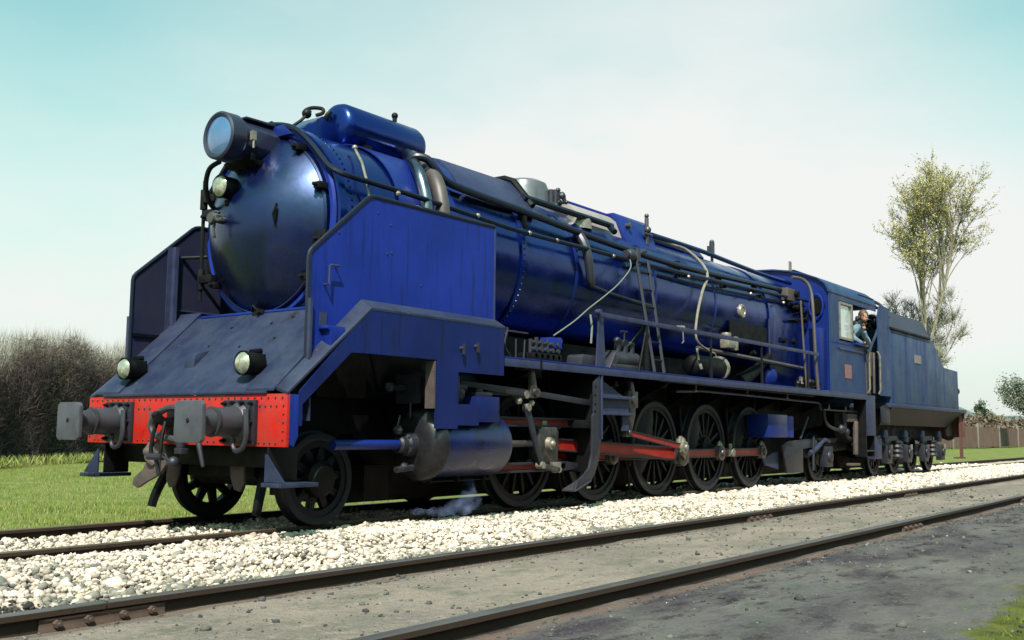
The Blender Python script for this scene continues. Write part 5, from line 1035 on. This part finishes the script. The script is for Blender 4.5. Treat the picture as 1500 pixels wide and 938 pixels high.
LP('cable_tray', B().box(14.8, 17.0, -1.42, -1.3, 1.50, 1.53).prism([(15.05, 1.53), (15.15, 1.66), (15.2, 1.53)], 'y', -1.42, -1.4).prism([(16.1, 1.53), (16.2, 1.66), (16.25, 1.53)], 'y', -1.42, -1.4), 'grey_iron')
# equipment under the firebox and cab
LP('battery_box', B().box(12.05, 13.0, -1.34, -.9, .93, 1.37), 'blue', .015); LP('battery_box', B().box(13.02, 13.42, -1.30, -.9, .93, 1.35), 'matt_blue', .015)
LP('ash_pan_side', B().prism([(13.0, .78), (13.35, .86), (14.9, .92), (15.0, .74), (14.1, .70), (14.1, .22), (13.25, .22), (13.15, .5)], 'y', -1.22, -1.18), 'grey_iron', .006)
LP('ash_damper', B().prism([(12.3, .52), (12.75, .62), (13.05, .66), (13.05, .30), (12.4, .40)], 'y', -1.12, -1.08), 'edge_grey', .006)
LP('damper_rod', B().cyl((13.9, -1.24, .9), (14.35, -1.24, 1.35), .025).cyl((14.6, -1.24, .25), (14.65, -1.24, .95), .03), 'grey_iron')
tf = LP('trailing_truck', B().prism([(14.2, .62), (14.4, .80), (15.1, .86), (15.55, .92), (16.0, .86), (16.9, .80), (16.9, .66), (16.0, .62), (15.1, .62), (14.5, .5)], 'y', -1.16, -1.08), 'iron', .01)
part('axle_box', B().box(15.36, 15.74, -1.26, -1.1, .30, .74).lathe([(-1.32, .0001), (-1.31, .1), (-1.27, .13), (-1.25, .13)], (15.55, 0, .52), 'y', 18), 'grey_iron', tf, .02)
part('truck_spring', B().prism([(14.8, .92), (16.3, .92), (15.95, .82), (15.15, .82)], 'y', -1.24, -1.12), 'iron', tf, .01)
part('equaliser', B().tube([(14.5, -1.2, .6), (14.9, -1.22, .72), (15.3, -1.22, .88), (15.6, -1.22, .84)], .05, 8, 3), 'edge_grey', tf)
LP('injector_pipes', B().tube([(15.0, -1.35, 1.5), (15.2, -1.35, 1.2), (16.2, -1.33, 1.1), (16.5, -1.3, 1.4)], .035, 8, 4).tube([(16.2, -1.35, 1.5), (16.35, -1.35, 1.0), (16.8, -1.3, .9)], .045, 8, 4).ball((16.0, -1.36, 1.12), .1).ball((16.35, -1.36, 1.06), .08), 'grey_iron')
LP('injector_body', B().box(16.3, 16.95, -1.42, -1.2, 1.28, 1.46).cyl((16.75, -1.42, .55), (16.8, -1.42, 1.3), .06).box(16.6, 17.0, -1.45, -1.25, .30, .36), 'rust_grey', .02)

# ------------------------------------------------------------------ cab
XA, XB_ = 14.85, 17.12; YS = 1.575
cab = LP('cab_side', B().box(XA, XB_, -YS, -YS+.02, 1.91, 3.02).box(XA, 15.42, -YS, -YS+.02, 3.02, 4.02).box(16.30, 16.36, -YS, -YS+.02, 3.02, 3.90).box(15.42, 18.0, -YS, -YS+.02, 3.90, 4.02), 'cab_blue')
part('window_pane', B().box(15.50, 16.24, -YS+.03, -YS+.04, 3.10, 3.84), 'pane', cab, label='pale closed sliding cab window')
part('window_frame', B().box(15.44, 15.51, -YS-.012, -YS+.05, 3.06, 3.88).box(16.23, 16.30, -YS-.012, -YS+.05, 3.06, 3.88).box(15.51, 16.23, -YS-.012, -YS+.05, 3.06, 3.11).box(15.51, 16.23, -YS-.012, -YS+.05, 3.83, 3.88), 'pale_metal', cab)
part('window_sill', B().box(16.30, 17.14, -YS-.09, -YS+.05, 2.985, 3.03), 'blue', cab, .006)
part('arm_rail', B().box(15.35, 16.95, -YS-.025, -YS-.005, 2.83, 2.87), 'blue', cab)
part('belt_seam', B().box(XA+.02, XB_, -YS-.008, -YS-.002, 2.955, 2.975), 'matt_blue', cab)
part('number_plate', B().box(15.72, 16.14, -YS-.012, -YS-.002, 2.22, 2.52), 'plate_pink', cab, label='faded pink number plate on the cab side')
part('corner_strip', B().cyl((XA, -YS+.01, 1.91), (XA, -YS+.01, 4.02), .022, n=8), 'cab_blue', cab)
part('door_pillar', B().box(XB_, XB_+.05, -YS-.01, -YS+.02, 1.91, 3.02), 'rust_grey', cab)
o = LP('cab_side', B().box(XA, XB_, YS-.02, YS, 1.91, 3.02).box(XA, 15.42, YS-.02, YS, 3.02, 4.02).box(16.30, 16.36, YS-.02, YS, 3.02, 3.90).box(15.42, 18.0, YS-.02, YS, 3.90, 4.02), 'cab_blue')
def roof_prof(o_): return [(-YS-o_, 4.02), (-YS-o_, 4.06), (-1.50-o_*.8, 4.20+o_*.5), (-1.33-o_*.5, 4.33+o_*.7), (-1.05, 4.44+o_), (-.7, 4.53+o_), (-.35, 4.585+o_), (0, 4.60+o_), (.35, 4.585+o_), (.7, 4.53+o_), (1.05, 4.44+o_), (1.33+o_*.5, 4.33+o_*.7), (1.50+o_*.8, 4.20+o_*.5), (YS+o_, 4.06), (YS+o_, 4.02)]
ro, ri = roof_prof(.012), roof_prof(-.02)
rf = B(); n_ = len(ro); vs_ = []
for x in (XA-.06, 18.0):
    vs_ += [(x, *p) for p in ro]+[(x, *p) for p in ri]
fs_ = []
for i in range(n_-1):
    fs_ += [(i, i+1, 2*n_+i+1, 2*n_+i), (n_+i+1, n_+i, 3*n_+i, 3*n_+i+1), (i+1, i, n_+i, n_+i+1), (2*n_+i, 2*n_+i+1, 3*n_+i+1, 3*n_+i)]
fs_ += [(0, 2*n_, 3*n_, n_), (n_-1, 2*n_-1, 4*n_-1, 3*n_-1)]
rf.add(vs_, fs_)
roof = LP('cab_roof', rf, 'cab_blue')
part('roof_vent', B().prism([(15.6, 4.60), (15.7, 4.70), (17.0, 4.70), (17.2, 4.60)], 'y', -.5, .5), 'black', roof, .02)
part('rain_strip', B().cyl((16.9, -1.52, 4.19), (18.0, -1.52, 4.19), .016, n=6), 'black', roof)
LP('cab_front', B().prism([p for p in roof_prof(-.025)][1:-1]+[(1.55, 1.91), (-1.55, 1.91)], 'x', XA, XA+.03), 'blue')
LP('front_window', B().lathe([(14.80, .02), (14.80, .17), (14.86, .18)], (0, -1.30, 3.72), 'x', 24), 'black'); LP('window_rim', B().tube([(14.80, -1.30+.15*math.cos(t), 3.72+.26*math.sin(t)) for t in np.linspace(0, 6.283, 25)[:-1]], .02, 6, closed=True), 'matt_blue')
LP('cab_front_box', B().box(14.5, 14.84, -1.5, -1.14, 1.92, 3.22), 'blue', .02)
LP('cab_floor', B().box(XA+.02, 18.1, -1.5, 1.5, 1.86, 1.90), 'iron'); LP('cab_back', B().box(17.95, 17.99, -1.0, 1.55, 1.91, 4.3), 'black')
LP('backhead', B().box(14.9, 15.25, -.9, .9, 1.95, 4.0), 'black', .1)
stp = LP('cab_steps', B().box(17.06, 17.66, -1.605, -1.575, .98, 1.90), 'edge_grey', .006)
for z in (.62, 1.0, 1.4): part('tread', B().box(17.1, 17.62, -1.57, -1.3, z, z+.03), 'grey_iron', stp)
part('step_hanger', B().box(17.06, 17.1, -1.57, -1.3, .5, 1.8).box(17.62, 17.66, -1.57, -1.3, .5, 1.8), 'iron', stp)
for x in (17.2, 17.98): LP('cab_handrail', B().tube([(x, -1.60, 1.95), (x, -1.64, 2.05), (x, -1.64, 2.85), (x-.04, -1.60, 2.95)], .024, 8), 'pale_metal')
LP('cab_gate', B().box(17.26, 17.52, -1.56, -1.54, 1.92, 2.62).cyl((17.62, -1.6, 1.95), (17.66, -1.6, 2.9), .03).box(17.56, 17.9, -1.55, -1.53, 2.35, 2.92), 'rust_grey', .01)

# ------------------------------------------------------------------ tender
tend = thing('tender', 'weathered grey blue coal and water tender coupled behind the locomotive cab', 'tender', (18, 0, 0))
def TP(name, b, mat, bevel=0., parent=None, **k):
    b.v = [(v[0]-18, v[1], v[2]) for v in b.v]; return part(name, b, mat, parent or tend, bevel, **k)
YT = 1.60
body = TP('water_tank', B().prism([(18.95, 1.765), (18.95, 3.60), (22.72, 3.60), (23.95, 2.90), (25.45, 2.87), (25.45, 1.765)], 'y', -YT, YT), 'tender_blue', .012)
for s in (-1, 1):
    TP('vestibule_side', B().prism([(18.06, 1.92), (18.06, 3.78), (18.14, 3.98), (18.30, 4.10), (18.93, 4.06), (18.93, 1.92)], 'y', s*YT, s*(YT-.03)), 'cab_blue')
    cb_ = TP('coal_board', B().prism([(s*YT*1.012, 3.602), (s*(YT-.16), 4.06), (s*(YT-.19), 4.06), (s*(YT-.03), 3.602)], 'x', 18.95, 22.45), 'bunker_blue')
    TP('board_edge', B().box(18.95, 22.5, min(s*1.605, s*1.64), max(s*1.605, s*1.64), 3.575, 3.62), 'black', parent=cb_)
    TP('board_slope', B().prism([(22.45, 3.602), (22.45, 4.05), (22.75, 3.602)], 'y', s*(YT-.02), s*(YT-.05)), 'bunker_blue', parent=cb_)
TP('number_plate', B().box(21.0, 21.6, -YT-.012, -YT-.002, 2.86, 3.08), 'plate_pale', parent=body, label='small pale number plate on the tender side')
TP('tank_seams', B().box(20.3, 20.33, -YT-.006, -YT-.001, 1.78, 3.58).box(22.0, 22.03, -YT-.006, -YT-.001, 1.78, 3.58).box(23.9, 23.93, -YT-.006, -YT-.001, 1.78, 2.88), 'tender_blue', parent=body)
tr_ = [(x, -YT, z) for x in (20.25, 20.38, 21.95, 22.08, 23.85, 23.98) for z in np.linspace(1.82, 3.5 if x < 23 else 2.8, 26 if x < 23 else 16)]+[(x, -YT, 1.83) for x in np.arange(19.05, 25.4, .1)]+[(x, -YT, 3.5) for x in np.arange(19.05, 22.6, .1)]
tv = rivets(tr_, (0, -1, 0), .012, .008); TP('rivets', tv, 'tender_blue', parent=body, kind='stuff')
cr_ = TP('vestibule_roof', B().prism([(-1.5, 4.06), (-1.2, 4.2), (-.6, 4.32), (0, 4.36), (.6, 4.32), (1.2, 4.2), (1.5, 4.06)], 'x', 18.06, 18.9), 'cab_blue', .02)
TP('sheet_fold', B().tube([(18.2, -1.2, 4.24), (18.5, -1.0, 4.36), (18.8, -1.1, 4.34), (19.0, -1.35, 4.2), (19.02, -1.5, 4.0), (18.98, -1.58, 3.85)], .04, 8, 4), 'casing_grey')
nc = 420; P = np.column_stack([rng.uniform(19.0, 22.4, nc), rng.uniform(-1.3, 1.3, nc), 3.75+rng.uniform(-.1, .2, nc)]); P[:, 0] -= 18
co = obj('coal_load', stones('coal_load', P, rng.uniform(.06, .13, nc), rng.uniform(0, 1, nc)), 'coal', tend); co['kind'] = 'stuff'
sill = TP('sill', B().box(18.75, 26.1, -1.66, 1.66, 1.66, 1.76), 'edge_grey', .008)
for s in (-1, 1):
    TP('under_plate', B().add([(18.95, s*1.60, 1.655), (25.9, s*1.60, 1.655), (25.2, s*1.28, 1.24), (18.95, s*1.28, 1.24), (18.95, s*1.56, 1.655), (25.9, s*1.56, 1.655), (25.2, s*1.24, 1.24), (18.95, s*1.24, 1.24)], [(0, 1, 2, 3), (7, 6, 5, 4), (0, 4, 5, 1), (1, 5, 6, 2), (2, 6, 7, 3), (3, 7, 4, 0)]), 'under_green')
    TP('rear_plate', B().prism([(25.2, 1.15), (25.9, 1.62), (26.0, 1.62), (26.0, 1.0), (25.3, .98)], 'y', s*1.25, s*1.29), 'rust_grey')
    TP('front_apron_plate', B().prism([(18.3, 1.30), (18.93, 1.25), (18.93, 1.70), (18.7, 1.72), (18.3, 1.66)], 'y', s*1.52, s*1.56), 'grey_iron', .006)
TP('rear_beam', B().box(26.02, 26.1, -1.6, 1.6, .95, 1.655), 'rust_red', .006)
for s in (-1, 1):
    o = TP('rear_buffer', B().lathe([(26.1, .17), (26.35, .14), (26.5, .11)], (0, s*1.02, 1.06), 'x', 20), 'buffer_grey'); TP('buffer_head', B().lathe([(26.5, .2), (26.54, .22), (26.56, .2)], (0, s*1.02, 1.06), 'x', 20), 'buffer_grey', parent=o)
TP('rear_step', B().box(25.7, 26.0, -1.55, -1.52, .35, 1.6).box(25.65, 26.05, -1.6, -1.35, .33, .37), 'rust_red')
rl = TP('rear_lamp', B().cyl((25.50, -1.45, 2.30), (25.78, -1.45, 2.30), .13, .12, 16).cyl((25.64, -1.45, 2.42), (25.64, -1.45, 2.62), .04), 'under_green', .01); TP('lamp_bracket', B().box(25.45, 25.6, -1.52, -1.38, 2.02, 2.18), 'under_green', parent=rl)
TP('brake_gear', B().box(18.6, 25.2, -.35, .35, .16, .7), 'black'); TP('centre_frame', B().box(18.4, 25.3, -.9, .9, .85, 1.64), 'black'); TP('drag_box', B().box(17.2, 18.5, -.8, .8, .8, 1.5), 'black')
for cx in (20.35, 23.65):
    for s in (-1, 1):
        bf = TP('bogie_frame', B().prism([(cx-1.35, .50), (cx-1.30, .74), (cx-.6, .80), (cx-.3, .98), (cx+.3, .98), (cx+.6, .80), (cx+1.30, .74), (cx+1.35, .50), (cx+1.0, .42), (cx+.6, .60), (cx+.35, .40), (cx-.35, .40), (cx-.6, .60), (cx-1.0, .42)], 'y', s*1.14, s*1.20), 'grey_iron', .012)
        for dx in (-.85, .85):
            TP('axle_box', B().box(cx+dx-.19, cx+dx+.19, min(s*1.20, s*1.36), max(s*1.20, s*1.36), .30, .74).cyl((cx+dx, s*1.36, .54), (cx+dx, s*1.40, .54), .13, n=16), 'grey_iron', .025, parent=bf)
            TP('box_lid', B().box(cx+dx-.07, cx+dx+.07, min(s*1.40, s*1.42), max(s*1.40, s*1.42), .62, .76), 'rust_grey' if dx < 0 else 'pale_metal', .01, parent=bf)
            TP('spring_pad', B().box(cx+dx-.16, cx+dx+.16, min(s*1.16, s*1.30), max(s*1.16, s*1.30), .82, .94).prism([(cx+dx-.22, .94), (cx+dx+.22, .94), (cx+dx+.12, 1.12), (cx+dx-.12, 1.12)], 'y', s*1.16, s*1.28), 'edge_grey', .015, parent=bf)
        TP('bolster_spring', B().lathe([(.42, .10), (.46, .15), (.52, .11), (.58, .15), (.64, .11), (.70, .15), (.76, .11), (.82, .15), (.86, .1)], (cx, s*1.28, 0), 'z', 16), 'grey_iron', parent=bf)
    for dx in (-.85, .85):
        for s in (-1, 1):
            put_wheel('tender_wheel', TM, tend, cx+dx-18, s*.89, .50, 9)
        TP('axle', B().cyl((cx+dx, -.85, .5), (cx+dx, .85, .5), .08), 'black')
TP('front_box', B().box(18.35, 18.95, -1.34, -1.1, .42, .92), 'edge_grey', .02)
TP('brake_cylinder', B().cyl((17.9, -1.2, 1.0), (18.5, -1.2, 1.0), .12, n=16).box(17.75, 17.95, -1.35, -1.1, .5, .95).cyl((18.0, -1.3, .9), (18.9, -1.3, .96), .03), 'grey_iron', .01)

# ------------------------------------------------------------------ the driver leaning out of the cab
def skin_mesh(name, joints, edges, sub=2):
    me = bpy.data.meshes.new(name); me.from_pydata([j[0] for j in joints], edges, []); o = bpy.data.objects.new(name, me); COL.objects.link(o)
    sk = o.modifiers.new('s', 'SKIN'); ss = o.modifiers.new('d', 'SUBSURF'); ss.levels = sub; ss.render_levels = sub
    for v, j in zip(me.skin_vertices[0].data, joints): v.radius = j[1]; v.use_root = False
    me.skin_vertices[0].data[0].use_root = True
    dg = bpy.context.evaluated_depsgraph_get(); r_ = bpy.data.meshes.new_from_object(o.evaluated_get(dg)); bpy.data.objects.remove(o)
    for p in r_.polygons: p.use_smooth = True
    r_.name = name; return r_
per = thing('person', 'person in a pale blue shirt leaning out of the cab window, hand at chin', 'person', (16.8, -1.2, 1.91))
def rel(p): return (p[0]-16.8, p[1]+1.2, p[2]-1.91)
J = [((16.92, -.95, 2.78), (.15, .12)), ((16.92, -1.12, 3.02), (.17, .12)), ((16.90, -1.34, 3.22), (.19, .13)), ((16.86, -1.48, 3.38), (.15, .10)), ((16.80, -1.60, 3.48), (.06, .06)), ((16.78, -1.64, 3.55), (.055, .06)),
     ((17.06, -1.50, 3.36), (.085, .085)), ((17.05, -1.66, 3.14), (.07, .07)), ((16.98, -1.72, 3.05), (.06, .06)), ((16.72, -1.74, 3.16), (.052, .05)), ((16.60, -1.74, 3.32), (.042, .04)),
     ((16.70, -1.34, 3.34), (.085, .085)), ((16.60, -1.52, 3.14), (.065, .065)), ((16.72, -1.62, 3.06), (.05, .05)), ((16.86, -1.64, 3.05), (.042, .04)),
     ((16.86, -.95, 2.55), (.13, .12)), ((17.02, -.93, 2.3), (.09, .09)), ((17.04, -.90, 1.96), (.065, .065)), ((16.76, -.93, 2.3), (.09, .09)), ((16.74, -.9, 1.96), (.065, .065))]
Ed = [(0, 1), (1, 2), (2, 3), (3, 4), (4, 5), (3, 6), (6, 7), (7, 8), (8, 9), (9, 10), (3, 11), (11, 12), (12, 13), (13, 14), (0, 15), (15, 16), (16, 17), (15, 18), (18, 19)]
obj('body', skin_mesh('body', [(rel(p), r_) for p, r_ in J], Ed), 'shirt', per)
hd = B().ball((0, 0, 0), .112, (.95, .82, 1.18), 20); hd.prism([(-.135, -.03), (-.10, .035), (-.10, -.045)], 'y', -.016, .016); hd.ball((-.06, 0, -.07), .07, (.9, .85, .9), 12); hd.ball((.0, -.098, -.01), .028, (.6, .4, 1.2), 8); hd.ball((.0, .098, -.01), .028, (.6, .4, 1.2), 8)
head = part('head', hd, 'skin', per, loc=rel((16.73, -1.69, 3.66)), rot=(0, 0, .75))
part('eye', B().ball((-.098, -.04, .015), .015, n=8).ball((-.098, .04, .015), .015, n=8), 'black', head); part('mouth', B().box(-.112, -.1, -.025, .025, -.068, -.06), 'rust_red', head)
part('hair', B().ball((.018, 0, .03), .124, (.95, .9, 1.06), 16), 'hair', head)
def hand_mesh(p, d):
    h = B(); p = Vector(p); d = Vector(d).normalized(); a = d.orthogonal().normalized(); h.ball(p, .042, (1, 1, 1), 10)
    for k in range(4):
        q = p+a*(k-1.5)*.02+d*.03; h.tube([q, q+d*.04+Vector((-.012, -.004, 0)), q+d*(.062-.006*abs(k-1.5))+Vector((-.035, 0, 0))], .010, 6, 2)
    h.tube([p+a*.035, p+a*.06+d*.025, p+a*.06+d*.05], .011, 6, 2); return h
part('hand', hand_mesh(rel((16.58, -1.74, 3.38)), (.1, 0, 1)), 'skin', per); part('hand', hand_mesh(rel((16.93, -1.64, 3.06)), (1, -.1, .05)), 'skin', per)

# ------------------------------------------------------------------ wisp of steam from the drain cocks
st_ = B()
for (x, y, z, r_, sc) in ((3.0, -1.42, .33, .10, (.9, .9, 1.5)), (2.92, -1.5, .20, .14, (1.3, 1, .9)), (2.72, -1.52, .13, .15, (1.6, 1, .7)), (2.4, -1.5, .10, .11, (1.9, 1, .6)), (2.1, -1.45, .11, .07, (1.8, 1, .6))): st_.ball((x, y, z), r_, sc, 16)
bm_ = st_.mesh('steam_wisp'); ob = bpy.data.objects.new('steam_tmp', bm_); COL.objects.link(ob); md = ob.modifiers.new('r', 'REMESH'); md.mode = 'VOXEL'; md.voxel_size = .03
dg = bpy.context.evaluated_depsgraph_get(); me = bpy.data.meshes.new_from_object(ob.evaluated_get(dg)); bpy.data.objects.remove(ob); me.materials.clear()
vm = bpy.data.materials.new('steam'); vm.use_nodes = True; t = vm.node_tree; t.nodes.clear(); oo = t.nodes.new('ShaderNodeOutputMaterial'); pv = t.nodes.new('ShaderNodeVolumePrincipled'); t.links.new(pv.outputs[0], oo.inputs['Volume'])
pv.inputs['Color'].default_value = (.45, .55, 1, 1); gg_ = t.nodes.new('ShaderNodeNewGeometry'); nn = t.nodes.new('ShaderNodeTexNoise'); nn.inputs['Scale'].default_value = 9; nn.inputs['Detail'].default_value = 3; t.links.new(gg_.outputs['Position'], nn.inputs['Vector'])
mr = t.nodes.new('ShaderNodeMapRange'); mr.inputs[1].default_value = .40; mr.inputs[2].default_value = .72; mr.inputs[3].default_value = 0; mr.inputs[4].default_value = 2.2; t.links.new(nn.outputs['Fac'], mr.inputs[0]); t.links.new(mr.outputs[0], pv.inputs['Density'])
me.materials.append(vm); sw = obj('steam_wisp', me, None); tag(sw, 'small bluish wisp of steam drifting under the near cylinder', 'steam', kind='stuff')
